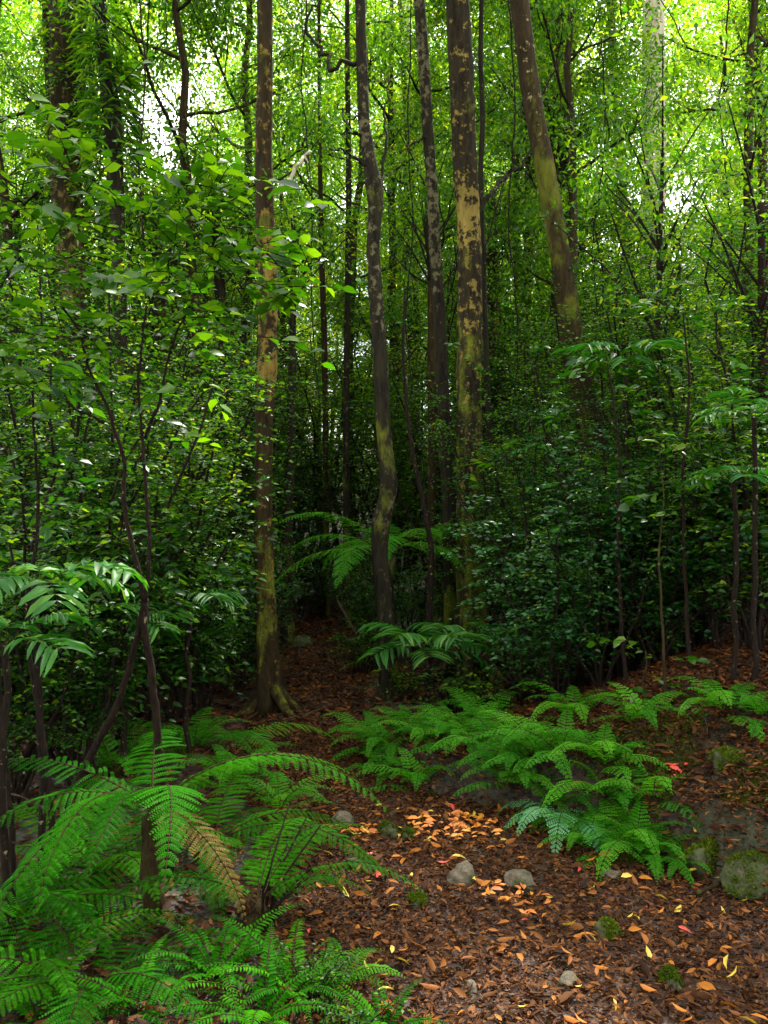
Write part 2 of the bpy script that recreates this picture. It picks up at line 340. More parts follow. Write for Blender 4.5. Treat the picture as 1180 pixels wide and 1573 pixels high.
moss_mat_tufts(60000, (1.1, 2.4), (2.9, 5.0), 'tufts of green moss on the right bank', .10)
moss_mat_tufts(30000, (-.2, 1.3), (3.9, 6.5), 'tufts of dark moss on the bank lip under the ferns', .25)
def pile(px, py, d, r, n, mat, label, sz=(.03, .07), flat=.6):
    c = at(px, py, d); a = R.uniform(0, 6.28, n); q = r*R.rand(n)**.8
    x = c[0] + q*np.cos(a); y = c[1] + q*np.sin(a)*1.0
    P = np.stack([x, y, hgt(x, y) + .03 + R.uniform(0, .012, n)], 1); b = MB()
    L = R.uniform(*sz, n); N = unit(np.stack([R.normal(0, .35, n), R.normal(-.3, .35, n), np.ones(n)], 1))
    b.leaves(P, rdir(n, -.1, .2), N, L, L*.42, T_LEAF)
    o = b.build('fallen_leaves', [mat]); tag(o, label, 'fallen leaves', kind='stuff')
def gd(py): return EYE/((py-786.5)/FPX)      # distance of flat ground seen at row py
pile(705, 1278, gd(1278), .24, 120, M['orangeleaf'], 'bright orange fallen leaves heaped at the back of the clearing')
pile(790, 1392, gd(1392), .15, 22, M['orangeleaf'], 'small orange scatter of fallen leaves beside the flat grey stone')
pile(1040, 1240, 4.35, .05, 12, M['redleaf'], 'red fallen leaves on the bank beside the ferns')
pile(560, 1285, gd(1285), .12, 16, M['orangeleaf'], 'few orange fallen leaves left of the mossy stones')
# scattered single bright leaves
for mat, n, lab in (('yellowleaf', 90, 'scattered yellow fallen leaves on the near track'), ('orangeleaf2', 280, 'scattered orange fallen leaves on the near track'),
                    ('redleaf', 22, 'scattered red fallen leaves on the near track')):
    o = litter('fallen_leaves', n, (-.3, 1.7), (2.3, 4.8), [M[mat]], lambda x, y: onpath(x, y), (.03, .075), .02)
    o.location.z = .018; tag(o, lab, 'fallen leaves', kind='stuff')

# ------------------------------------------------------------------ rocks and dead wood
def rock(px, py, wpx, hpx, moss, label, d=None, name='rock', ang=None, dz=0.):
    d = d or gd(py + hpx*.25)
    c = at(px, py, d); z0 = float(hgt(c[0], c[1])) + dz
    rx = wpx/2/FPX*d; rz = hpx/2/FPX*d*1.15; ry = rx*R.uniform(.75, 1.0)
    import bmesh
    bm = bmesh.new(); bmesh.ops.create_icosphere(bm, subdivisions=4, radius=1)
    seed = R.uniform(0, 9, 3); pl = rdir(11); pd = R.uniform(.5, .88, 11)
    for v in bm.verts:
        p = np.array(v.co)
        for q, dd in zip(pl, pd):
            e = p @ q
            if e > dd: p = p - q*(e-dd)*.85
        p = p*(1 + .06*math.sin(p[0]*5+seed[0])*math.cos(p[1]*6+seed[1]) + .05*math.sin(p[2]*9+p[0]*8+seed[2]) + .025*math.sin(p[1]*21+p[0]*19) + .012*math.sin(p[2]*43+p[0]*37))
        v.co = (p[0]*rx, p[1]*ry, p[2]*rz)
    me = bpy.data.meshes.new(name); bm.to_mesh(me); bm.free(); me.materials.append(M['mossrock' if moss else 'rock'])
    me.polygons.foreach_set('use_smooth', np.ones(len(me.polygons), bool))
    o = link(name, me, None, (c[0], c[1], z0 + rz*(.42 if moss < 2 else -.3)), (0, 0, R.uniform(0, 6) if ang is None else ang))
    if moss:
        V = np.array([v.co[:] for v in me.vertices]); Nn = np.array([v.normal[:] for v in me.vertices])
        k = np.where((Nn[:, 2] > .1) & (wob(V[:, 0]*14, V[:, 1]*14, 1.) > (-.15 if moss == 2 else .22)))[0]; k = np.repeat(k, 9)
        b = MB(); n = len(k); Lm = R.uniform(.006, .014, n)*(1.6 if moss == 2 else 1)
        if n:
            b.leaves(V[k] + R.normal(0, .05*rx, (n, 3))*np.array([1, 1, .15]), Nn[k]*.8 + rdir(n)*.8, rdir(n), Lm, Lm*.4, T_DIA); b.build('moss_cover', [M['moss']], o)
    tag(o, label, 'rock', 'stones on and beside the track'); return o
rock(597, 1278, 34, 36, 1, 'upright mossy green stone, left one of the touching pair')
rock(628, 1284, 32, 28, 1, 'low yellow-green mossy stone, right one of the touching pair')
rock(714, 1355, 58, 46, 0, 'rounded tan stone half buried in the middle of the track')
rock(795, 1360, 64, 36, 0, 'flat grey-green stone right of the rounded tan one')
rock(640, 1393, 46, 24, 1, 'small olive stone with thin moss near the track middle')
rock(935, 1430, 52, 40, 1, 'mossy green lump of stone in the right of the near track')
rock(1030, 1512, 54, 40, 1, 'dark green mossy stone nearest the bottom right')
rock(870, 1508, 44, 26, 0, 'small grey-brown stone near the bottom of the track')
rock(725, 1525, 40, 26, 0, 'small brown stone lowest in the track middle')
rock(530, 1262, 50, 26, 0, 'low brown stone at the left where the track narrows', )
rock(560, 1330, 60, 26, 1, 'flat moss-tinted slab left of the rounded tan stone')
rock(465, 990, 42, 26, 1, 'mossy boulder beside the far left edge of the path', d=10.4)
rock(1155, 1310, 110, 80, 2, 'large mossy boulder in the right bank at the picture edge', d=3.7)
rock(1088, 1295, 70, 60, 2, 'mossy boulder in the bank right of the ferns', d=3.9)
rock(1115, 1215, 70, 46, 2, 'mossy mound of stone higher up the right bank', d=4.3)
rock(1060, 1050, 110, 46, 2, 'broad mossy rock under the saplings on the right slope', d=6.3)
rock(940, 1345, 40, 22, 0, 'grey stone at the foot of the fern bank')
def stick(pts, r, mat, label, name='fallen_branch', cat='branch', twigs=0):
    P = smooth_path([at(*p) for p in pts], 26)
    P[:, 2] = np.maximum(P[:, 2], hgt(P[:, 0], P[:, 1]) + .02)
    b = MB(); c = P[0].copy(); b.tube(P - c, np.linspace(r, r*.45, len(P)), 7, rough=.12)
    o = b.build(name, [M[mat]], None, True, c); tag(o, label, cat, 'dead branches on the ground')
    return o
stick([(920, 1440, 3.4), (975, 1395, 3.6), (1010, 1360, 3.78), (1040, 1330, 3.9)], .012, 'twig', 'thin dark dead branch lying towards the right bank')
stick([(395, 1440, 3.3), (460, 1412, 3.47), (560, 1404, 3.53), (660, 1402, 3.55)], .008, 'twig', 'long thin dead branch lying across the track left')
stick([(1070, 1372, 3.65), (1120, 1352, 3.75)], .012, 'bark_moss', 'short mossy yellow dead branch below the right boulders')
stick([(690, 1380, 3.64), (730, 1425, 3.4)], .006, 'redstem', 'short reddish dead stick right of the olive stone')
stick([(985, 1515, 2.98), (1040, 1488, 3.1)], .007, 'redstem', 'short red-brown dead stick at the bottom right')
stick([(520, 925, 9.5), (545, 970, 9.0), (570, 1010, 8.6)], .012, 'twig', 'bare leaning dead branch right of the path end')
stick([(436, 1118, 6.7), (470, 1098, 6.85), (500, 1085, 7.0)], .010, 'twig', 'thin dead branch across the path beside the tall trunk')
stick([(400, 1128, 6.2), (450, 1130, 6.3), (480, 1140, 6.2)], .016, 'bark_moss', 'mossy dead branch at the foot of the tall trunk')
stick([(-20, 1215, 3.5), (30, 1222, 3.5), (75, 1245, 3.55)], .005, 'twig', 'bare pale dead branch hanging low at the left edge')

# ------------------------------------------------------------------ foliage makers
def spray(b, o, d, L, nl, leaf, wr, mat=0, tpl=T_LEAF, stem=1, droop=.25, smat=1, sr=.003, flat=.8):
    """a twig from o along d with alternate leaves"""
    d = unit(d); t = np.linspace(0, 1, 6)[:, None]; P = o + d*L*t + np.array([0, 0, -1.])*droop*L*t*t
    if stem: b.tube(P, np.linspace(sr, sr*.4, 6), 3, smat, cap=False)
    k = np.linspace(.12, 1., nl); Q = o + d*L*k[:, None] + np.array([0, 0, -1.])*droop*L*(k*k)[:, None]
    side = unit(np.cross(d, np.array([0, 0, 1.]) + 1e-3)); sg = np.where(np.arange(nl) % 2, 1., -1.)
    D = side[None]*sg[:, None]*R.uniform(.6, 1.1, (nl, 1)) + d*R.uniform(.4, .9, (nl, 1)) + np.array([0, 0, 1.])*R.uniform(-.55, .2, (nl, 1))
    D[-1] = d + np.array([0, 0, -.3])
    N = np.stack([R.normal(0, .35, nl), R.normal(0, .35, nl), np.full(nl, flat)], 1)
    b.leaves(Q, D, N, leaf*R.uniform(.7, 1.2, nl)*(1-.25*k), leaf*wr*R.uniform(.85, 1.15, nl), tpl, mat)
def clump(b, c, r, n, leaf, wr, tpl=T_DIA, mat=0, squash=.6):
    """a rounded mass of leafy twigs"""
    P = rdir(n)*(R.uniform(.15, 1, (n, 1))**.45); P[:, 2] *= squash; P = c + P*r
    out = unit(P - c); D = out*.8 + rdir(n)*.7 + np.array([0, 0, -.35])
    N = np.stack([R.normal(0, .5, n), R.normal(0, .5, n), np.full(n, .8)], 1)
    L = leaf*R.uniform(.6, 1.25, n); b.leaves(P, D, N, L, L*wr, tpl, mat)
def branchy(b, o, d, L, r, depth, ends, bend=.5, seg=6, mat=0):
    d = unit(d); n = 7; P = [o]; dd = d.copy()
    for i in range(n-1):
        dd = unit(dd + R.normal(0, .16, 3)*bend + np.array([0, 0, .04])); P.append(P[-1] + dd*L/(n-1))
    P = np.array(P); b.tube(P, np.linspace(r, r*.5, n), seg, mat, cap=False)
    if depth == 0: ends.append((P[-1], dd)); ends.append((P[n//2+1], unit(dd+R.normal(0, .5, 3)))); return
    for k in range(R.randint(2, 4)):
        i = R.randint(n//2, n); e = unit(dd + R.normal(0, .6, 3) + np.array([0, 0, .1]))
        branchy(b, P[min(i, n-1)], e, L*R.uniform(.55, .8), r*.5, depth-1, ends, bend, max(3, seg-1), mat)
# ---- background tree prototypes: a trunk with limbs + a crown of clumps
def proto_tree(H, lo, spread, nlimb, leaf, per, tr, lean=0.):
    tb = MB(); n = 14; z = np.linspace(0, 1, n)
    P = np.stack([np.cumsum(R.normal(lean*H/n, .035*H/n*2, n)), np.cumsum(R.normal(0, .035*H/n*2, n)), z*H], 1); P[0] = (0, 0, -.3)
    tb.tube(P, tr*(1-.72*z), 9, rough=.08); cb = MB()
    per = per*2.0; leaf = leaf*.8
    for i in range(nlimb):
        t = lo + (1-lo)*(i+R.uniform(0, 1))/nlimb; c = np.array([np.interp(t, z, P[:, k]) for k in range(3)])
        a = i*2.4 + R.uniform(-.5, .5); up = R.uniform(.1, .8); ll = spread*(1.1-.55*abs(t-.6))*R.uniform(.6, 1.1)
        ends = []; branchy(tb, c, np.array([np.cos(a), np.sin(a), up]), ll*.6, tr*.28, 1, ends, .8, 4)
        for e, dd in ends:
            clump(cb, e, R.uniform(.35, .62)*spread*.42, int(per*R.uniform(.6, 1.3)), leaf, .5)
    return tb, cb
trees_p = []
for k, a in enumerate([(9.5, .22, 2.3, 14, .085, 95, .10), (8., .3, 1.9, 12, .075, 100, .07), (11., .3, 2.6, 15, .095, 95, .12), (6.5, .25, 1.7, 10, .07, 110, .05),
                       (10., .45, 2.4, 12, .09, 95, .09), (12., .2, 2.2, 16, .10, 85, .11)]):
    tb, cb = proto_tree(*a, lean=R.uniform(-.08, .08))
    bk = [M['bark_dark'], M['bark_tan'], M['bark_moss'], M['bark_dark'], M['bark_tan'], M['bark_orange']][k]
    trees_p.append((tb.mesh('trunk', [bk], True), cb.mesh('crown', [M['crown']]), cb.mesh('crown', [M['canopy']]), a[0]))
# ---- shrubs
def proto_shrub(H, nst, leaf, nsp, nl, wr=.42, spread=.5, mat='shrub', flat=.42):
    sb = MB(); lb = MB()
    for s_ in range(nst):
        a = R.uniform(0, 6.28); n = 9; t = np.linspace(0, 1, n)[:, None]
        top = np.array([np.cos(a), np.sin(a), 0])*spread*H*R.uniform(.2, 1) + np.array([0, 0, H*R.uniform(.6, 1)])
        P = top*t + np.stack([R.normal(0, .02*H, n), R.normal(0, .02*H, n), np.zeros(n)], 1); P[0] = (R.normal(0, .04), R.normal(0, .04), -.1)
        sb.tube(P, np.linspace(.011, .004, n)*(.5+.35*H), 5, cap=False)
        for q in range(nsp):
            u = R.uniform(.22, 1)**.8; c = np.array([np.interp(u, t[:, 0], P[:, k]) for k in range(3)])
            d = rdir(1, -.1, .6)[0]
            spray(lb, c, d, R.uniform(.14, .34)*(.6+.3*H), nl, leaf, wr, tpl=T_LEAF if leaf > .06 else T_DIA, droop=R.uniform(.1, .5), sr=.0025, flat=flat)
    return sb.mesh('stem', [M['stem']], True), lb.mesh('foliage', [M[mat], M['stem']])
shrubs_p = [proto_shrub(1.3, 7, .042, 34, 10), proto_shrub(2.1, 7, .048, 46, 10, mat='shrub2'), proto_shrub(2.9, 7, .050, 60, 10, spread=.35),
            proto_shrub(1.7, 6, .066, 34, 9, .36), proto_shrub(3.8, 7, .052, 84, 10, spread=.3, mat='shrub2'), proto_shrub(.6, 7, .04, 18, 9),
            proto_shrub(2.3, 6, .036, 70, 11, mat='shrub3'), proto_shrub(1.0, 5, .06, 18, 8, .4), proto_shrub(.30, 7, .042, 8, 6, .5, .9, mat='shrub2'),
            proto_shrub(3.2, 6, .075, 40, 8, .28, .4, mat='shrub2'), proto_shrub(1.9, 6, .055, 40, 9, .5, mat='shrub3')]
# ---- ferns
AUTO = []
def frond_mesh(L, npair, plen, a0, a1, npn=16, mat='fern', stipe=.25, bip=True, bend=0., pw=.42, pdroop=.25, lw=.2, profile=None):
    b = MB(); n = 40; s_ = np.linspace(0, 1, n)
    th = np.radians(a0 + (a1-a0)*s_**1.15); az = bend*s_
    d = np.stack([np.cos(th)*np.cos(az), np.cos(th)*np.sin(az), np.sin(th)], 1)
    P = np.cumsum(np.r_[[[0, 0, 0]], d[:-1]*L/(n-1)], 0)
    b.tube(P, np.linspace(.0045, .0012, n)*(L/.9)**.5, 4, 1, cap=False)
    for k in range(npair):
        u = (k+.3)/npair; s0 = stipe + (1-stipe)*u
        c = np.array([np.interp(s0, s_, P[:, j]) for j in range(3)]); T = np.array([np.interp(s0, s_, d[:, j]) for j in range(3)]); T = unit(T)
        side = unit(np.cross(np.array([0, 0, 1.]), T)); up = np.cross(T, side)
        w_ = (1-u)**.75*min(1., .55+u*3.5) if profile is None else profile(u)
        for sg in (-1, 1):
            pl = plen*w_*R.uniform(.82, 1.08)
            if pl < .006 or R.rand() < .035: continue
            pd = unit(side*sg + T*(.32+.45*u+R.normal(0, .05)) + up*R.uniform(-.16, .10))
            if not bip:
                b.leaves(c[None], pd[None], up[None] + R.normal(0, .12, 3), pl, pl*lw, T_STRAP if pl > .03 else T_PIN); continue
            m = max(4, int(npn*w_**.6)); v = (np.arange(m)+.4)/m
            Q = c + pd*pl*v[:, None] - up*(pdroop*pl*v*v)[:, None]
            tang = unit(pd[None] - up[None]*(2*pdroop*v)[:, None])
            ps = np.cross(up, pd); ql = pl/m*2.6*(1-v)**.45*1.05
            ql = np.minimum(ql, L*(1-stipe)/npair*.44)
            for sg2 in (-1, 1):
                D = ps*sg2 + tang*.45 - up*.12
                b.leaves(Q, D, np.broadcast_to(up, Q.shape) + R.normal(0, .05, Q.shape), ql, np.full(m, pl/m*.98), T_PIN)
    return b.mesh('frond', [M[mat], M['rachis']])
fr_big = [frond_mesh(1.0, 29, .175, 42, -52, 17, stipe=.12, pdroop=.3), frond_mesh(.9, 27, .165, 30, -64, 16, bend=.3, stipe=.1, pdroop=.4), frond_mesh(1.05, 30, .18, 38, -36, 17, bend=-.28, stipe=.12)]
fr_mid = [frond_mesh(.52, 19, .095, 58, -48, 9, stipe=.18, mat='fernmid'), frond_mesh(.46, 17, .09, 68, -50, 9, bend=.35, stipe=.18, mat='fernmid'), frond_mesh(.42, 16, .085, 30, -40, 8, bend=-.3, stipe=.15, mat='fernmid'), frond_mesh(.36, 15, .08, 80, -20, 8, bend=.2, stipe=.15, mat='fernmid')]
fr_oldbig = [frond_mesh(.75, 25, .13, 5, -80, 12, stipe=.12, mat='fernold')]
fr_old = [frond_mesh(.5, 19, .09, 20, -60, 9, stipe=.15, mat='fernold')]
fr_pale = [frond_mesh(.5, 20, .11, 58, -75, 10, mat='fernpale', stipe=.15)]
fr_fish = [frond_mesh(.6, 34, .065, 55, -35, mat='fern', bip=False, lw=.27, stipe=.08), frond_mesh(.5, 30, .06, 40, -40, mat='fern', bip=False, lw=.27, bend=.3, stipe=.08)]
fr_tree = [frond_mesh(1.9, 34, .36, 42, -42, 24, mat='fernmid'), frond_mesh(1.7, 32, .34, 30, -58, 22, bend=.2, mat='fernmid')]
fr_palm = [frond_mesh(.62, 8, .30, 52, -18, mat='palm', bip=False, lw=.13, stipe=.45, profile=lambda u: .75+.35*math.sin(3.14*u)),
           frond_mesh(.55, 7, .27, 30, -35, mat='palm', bip=False, lw=.14, stipe=.4, bend=.2, profile=lambda u: .8+.3*math.sin(3.14*u))]
fr_strap = [frond_mesh(.9, 7, .34, 40, -40, mat='palm', bip=False, lw=.24, stipe=.35, profile=lambda u: .8+.3*math.sin(3.14*u))]
def fern(pos, sc, n, protos, label, group='ferns beside the track', name='fern', cat='fern', caudex=.0, az0=None, arc=6.283, tilt=.18, cmat='rachis', azs=None, extra=None):
    root = empty(name, pos, 0); tag(root, label, cat, group)
    if caudex:
        b = MB(); P = np.array([[R.normal(0, .01), R.normal(0, .01), z] for z in np.linspace(-.1, caudex, 8)])
        b.tube(P, np.linspace(1.25, .9, 8)*extra if extra else np.linspace(.035, .022, 8), 8, rough=.2); b.build('trunk', [M[cmat]], root, True)
    az0 = R.uniform(0, 6.28) if az0 is None else az0
    for i in range(n):
        a = azs[i] if azs is not None else az0 + arc*(i + R.uniform(-.25, .25))/n
        k = sc*R.uniform(.78, 1.12)
        o = link('frond', fr_oldbig[0] if (protos is fr_big and i == 4) else protos[i % len(protos)], root, (0, 0, caudex*.98), (R.uniform(-.15, .15), R.uniform(-tilt, tilt), a), (k, k, k))
    return root
D2 = math.radians
# big fern in the left foreground: crown at px (245,1225), fronds hanging towards the viewer
p = at(235, 1215, 3.45); gz = float(hgt(p[0], p[1]))
fern((p[0], p[1], gz), 1.0, 11, fr_big, 'huge bright green feathery fern in the left foreground with drooping fronds', caudex=p[2]-gz-.06, name='fern', extra=.035,
     azs=[D2(a) for a in (-92, -125, -66, -150, -40, 178, -14, 140, 30, 100, -108, -78, -138, -52, 12, -165, -84, -115, -58, 160)])
p = at(395, 1440, 3.25)
fern((p[0], p[1], float(hgt(p[0], p[1]))), .66, 10, fr_big, 'fern with dark bare stalks leaning over the left edge of the track', name='fern', caudex=.12, extra=.03,
     azs=[D2(a) for a in (68, 40, 95, 15, 125, 60, -5, 150, 85, 200, 30, 110, 170)], tilt=.12)
p = at(40, 1430, 3.0)
fern((p[0], p[1], float(hgt(p[0], p[1]))), .72, 8, fr_big, 'dim fern low at the left picture edge under the huge fern')
f2 = bpy.data.objects['fern.001']
for i in range(13):
    a = R.uniform(-.6, 1.5) if i < 9 else R.uniform(0, 6.28); L_ = R.uniform(.22, .42); q = MB()
    P = np.array([[R.normal(0, .02), R.normal(0, .02), -.05], [np.cos(a)*L_*.35, np.sin(a)*L_*.35, L_*.55], [np.cos(a)*L_*.8, np.sin(a)*L_*.8, L_*.95]])
    q.tube(smooth_path(P, 10), np.linspace(.007, .003, 10), 5); q.build('stalk', [M['redstem']], f2, True)
for px, py, d, sc, n, pr, lab in [
    (330, 1500, 2.9, .8, 11, fr_fish, 'narrow-fronded fern left of the bottom centre'),
    (450, 1520, 2.8, .75, 11, fr_fish, 'glossy narrow-fronded fern at the bottom centre left'),
    (590, 1590, 2.7, .62, 9, fr_fish, 'lowest narrow-fronded fern touching the bottom edge of the track'),
    (60, 1575, 2.7, .8, 8, fr_fish, 'narrow-fronded fern at the bottom left corner'),
    (210, 1570, 2.75, .75, 8, fr_fish, 'narrow-fronded fern at the bottom between corner and dark stalks'),
    (140, 1500, 2.95, .8, 10, fr_big, 'feathery fern in deep shade under the huge one'),
    (400, 1580, 2.65, .75, 9, fr_fish, 'narrow-fronded fern cut by the bottom edge left of centre'),
    (30, 1360, 3.5, .9, 10, fr_big, 'feathery fern at the left edge beside the bare stem'),
    (150, 1330, 3.9, .9, 10, fr_big, 'feathery fern behind the huge one at the left'),
    (330, 1290, 4.1, .8, 10, fr_big, 'feathery fern between the huge one and the narrow path'),
    (520, 1500, 2.95, .5, 6, fr_mid, 'small feathery fern at the bottom left edge of the track')]:
    p = at(px, py, d); fern((p[0], p[1], float(hgt(p[0], p[1]))), sc, n, pr, lab)
for px, d, sc, n, pr, lab in [
    (590, 5.4, .7, 8, fr_mid, 'feathery fern first along the right bank beside the narrow path'),
    (640, 5.1, .85, 8, fr_mid, 'feathery fern second along the right bank below the crooked trunk'),
    (715, 5.25, .8, 8, fr_mid, 'feathery fern below the thick trunk, third along the bank'),
    (790, 4.75, .8, 9, fr_mid, 'dense fern left of the pale blue-green one on the bank'),
    (865, 4.45, .85, 6, fr_pale, 'pale blue-green fern standing out in the middle of the bank'),
    (930, 4.5, .8, 9, fr_mid, 'dense fern directly right of the pale blue-green one'),
    (975, 4.15, .85, 9, fr_mid, 'bright fern hanging over the lip of the bank'),
    (985, 4.7, .8, 8, fr_mid, 'fern at the foot of the thin straight sapling'),
    (905, 4.15, .7, 8, fr_mid, 'low bright fern below the pale one at the bank lip'),
    (1110, 4.6, .8, 7, fr_mid, 'fern on the leaf-strewn slope at the right'),
    (1165, 4.5, .6, 6, fr_mid, 'small fern at the right picture edge on the slope'),
    (880, 5.3, .95, 8, fr_mid, 'darker fern higher up behind the pale one'),
    (740, 6.0, .9, 7, fr_mid, 'dark fern in the shade under the palm'),
    (1050, 3.95, .4, 6, fr_mid, 'tiny fern beside the bank boulder'),
    (360, 5.0, .95, 8, fr_mid, 'feathery fern behind the huge one, left of the tall trunk foot'),
    (300, 5.6, 1.0, 8, fr_mid, 'feathery fern in shade behind the forked sapling'),
    (170, 5.2, 1.0, 8, fr_mid, 'feathery fern in shade between the leaning stems'),
    (430, 4.6, .8, 7, fr_mid, 'feathery fern on the left edge of the narrow path')]:
    fern(ground_at(px, d), sc*1.2, n+4, pr, lab)
for q in range(28):
    t_ = q/27; px = 568 + 450*t_ + R.uniform(-14, 14)
    dl = np.interp(px, [520, 600, 700, 860, 980, 1050, 1180], [5.7, 5.4, 5.3, 4.35, 4.0, 4.15, 4.4]); d = dl + R.uniform(0, .42) + (.35 if px > 1040 else 0)
    g_ = ground_at(px, d); o = fern(g_, R.uniform(.65, 1.1), R.randint(7, 11), fr_mid, 'feathery fern')
    AUTO.append((o, 'fern', g_))
# tree ferns in the middle distance
def tree_fern(px, py, d, sc, n, label, azs=None):
    p = at(px, py, d); gz = float(hgt(p[0], p[1]))
    fern((p[0], p[1], gz), sc, n, fr_tree, label, 'tree ferns in the understorey', 'tree_fern', 'tree fern', caudex=p[2]-gz, extra=.07, azs=azs, cmat='bark_dark')
tree_fern(596, 852, 8.2, .78, 12, 'tree fern arching behind the crooked trunk at the end of the path')
tree_fern(1085, 800, 6.4, .62, 11, 'tree fern on the right slope behind the saplings')
tree_fern(330, 1160, 5.6, .5, 9, 'low tree fern behind the big ferns on the left')
# palms
def palm(px, py, d, sc, n, label, protos=fr_palm, azs=None):
    p = at(px, py, d); gz = float(hgt(p[0], p[1]))
    fern((p[0], p[1], gz), sc, n, protos, label, 'small palms in the understorey', 'palm', 'palm', caudex=max(.1, p[2]-gz), extra=.014, azs=azs, cmat='stem')
palm(655, 1010, 6.6, .78, 11, 'glossy small palm with fanned leaflets in front of the thick trunk')
palm(710, 985, 7.2, .75, 9, 'darker small palm behind the glossy one')
palm(60, 900, 3.6, .46, 8, 'palm with broad shiny leaflets at the left edge', fr_strap)
palm(190, 960, 5.0, .6, 9, 'small palm behind the forked sapling stems')
palm(5, 990, 3.2, .55, 7, 'palm with long narrow leaflets at the left edge below the shiny one')
palm(1160, 640, 4.8, .5, 11, 'slender palm at the right edge with yellow-green new leaves')
palm(1130, 740, 4.9, .42, 9, 'slender palm lower at the right edge')
palm(960, 560, 6.6, .8, 9, 'tall palm among the saplings below the leaning trunk')
palm(290, 930, 5.4, .55, 8, 'small palm right of the forked sapling')

# ------------------------------------------------------------------ the notable trees
def trunk_world(pts, d, top=None, base=None):
    """pts: (px, py, width px[, lichen, moss]) from top to bottom; returned from the ground up"""
    out = []
    for p in pts:
        c = at(p[0], p[1], d); out.append([c[0], c[1], c[2], p[2]/2/FPX*d, p[3] if len(p) > 3 else 0, p[4] if len(p) > 4 else 0])
    out = out[::-1]; b = out[0]
    bx = b[0] if base is None else (base-590)/FPX*d
    gz = float(hgt(bx, d))
    if b[2] > gz + .05:
        out.insert(0, [bx, d, gz + .25, b[3]*1.12, 0, .6]) if b[2] > gz + .6 else None
        out.insert(0, [bx, d, gz - .1, b[3]*1.45, 0, .6])
    t = out[-1]; s_ = out[-2]
    if top:
        k = (top - t[2])/max(.5, (t[2]-s_[2])); sl = np.array([(t[0]-s_[0]), (t[1]-s_[1])])*k*.5
        out.append([t[0]+sl[0], t[1]+sl[1], top, t[3]*.62, 0, 0])
    return np.array(out)
def crown_mesh(rad, nb, per, leaf, mat='crown', hr=.55):
    b = MB(); sb = MB()
    for i in range(nb):
        q = rdir(1, -.55, 1)[0]*np.array([1, 1, hr])*rad*R.uniform(.35, 1)
        clump(b, q, rad*R.uniform(.16, .28), int(per*R.uniform(.6, 1.3)), leaf, .48)
        P = smooth_path([np.array([0, 0, -rad*hr*.9]), q*.5 + np.array([0, 0, -rad*.12]), q], 8); sb.tube(P, np.linspace(.035, .008, 8), 4, cap=False)
    return b.mesh('crown', [M[mat]]), sb.mesh('limb', [M['bark_dark']], True)
def small_crown(rad, nb, per, leaf):
    b = MB(); sb = MB()
    for i in range(nb):
        z0 = -rad*R.uniform(.2, 1.6); a = i*2.4 + R.uniform(-.4, .4); q = np.array([np.cos(a), np.sin(a), 0])*rad*R.uniform(.5, 1.) + np.array([0, 0, z0 + rad*R.uniform(.2, .7)])
        clump(b, q, rad*R.uniform(.28, .42), int(per*R.uniform(.6, 1.3)), leaf, .48)
        P = smooth_path([np.array([0, 0, z0-.3]), q*.5 + np.array([0, 0, z0*.5-.1]), q], 8); sb.tube(P, np.linspace(.014, .004, 8), 4, cap=False)
    return b.mesh('crown', [M['crown']]), sb.mesh('limb', [M['bark_dark']], True)
canopy_p = [crown_mesh(2.6, 60, 90, .09), crown_mesh(2.1, 48, 90, .085), crown_mesh(3.2, 75, 95, .10), small_crown(1.0, 16, 110, .06), small_crown(.8, 13, 120, .055)]
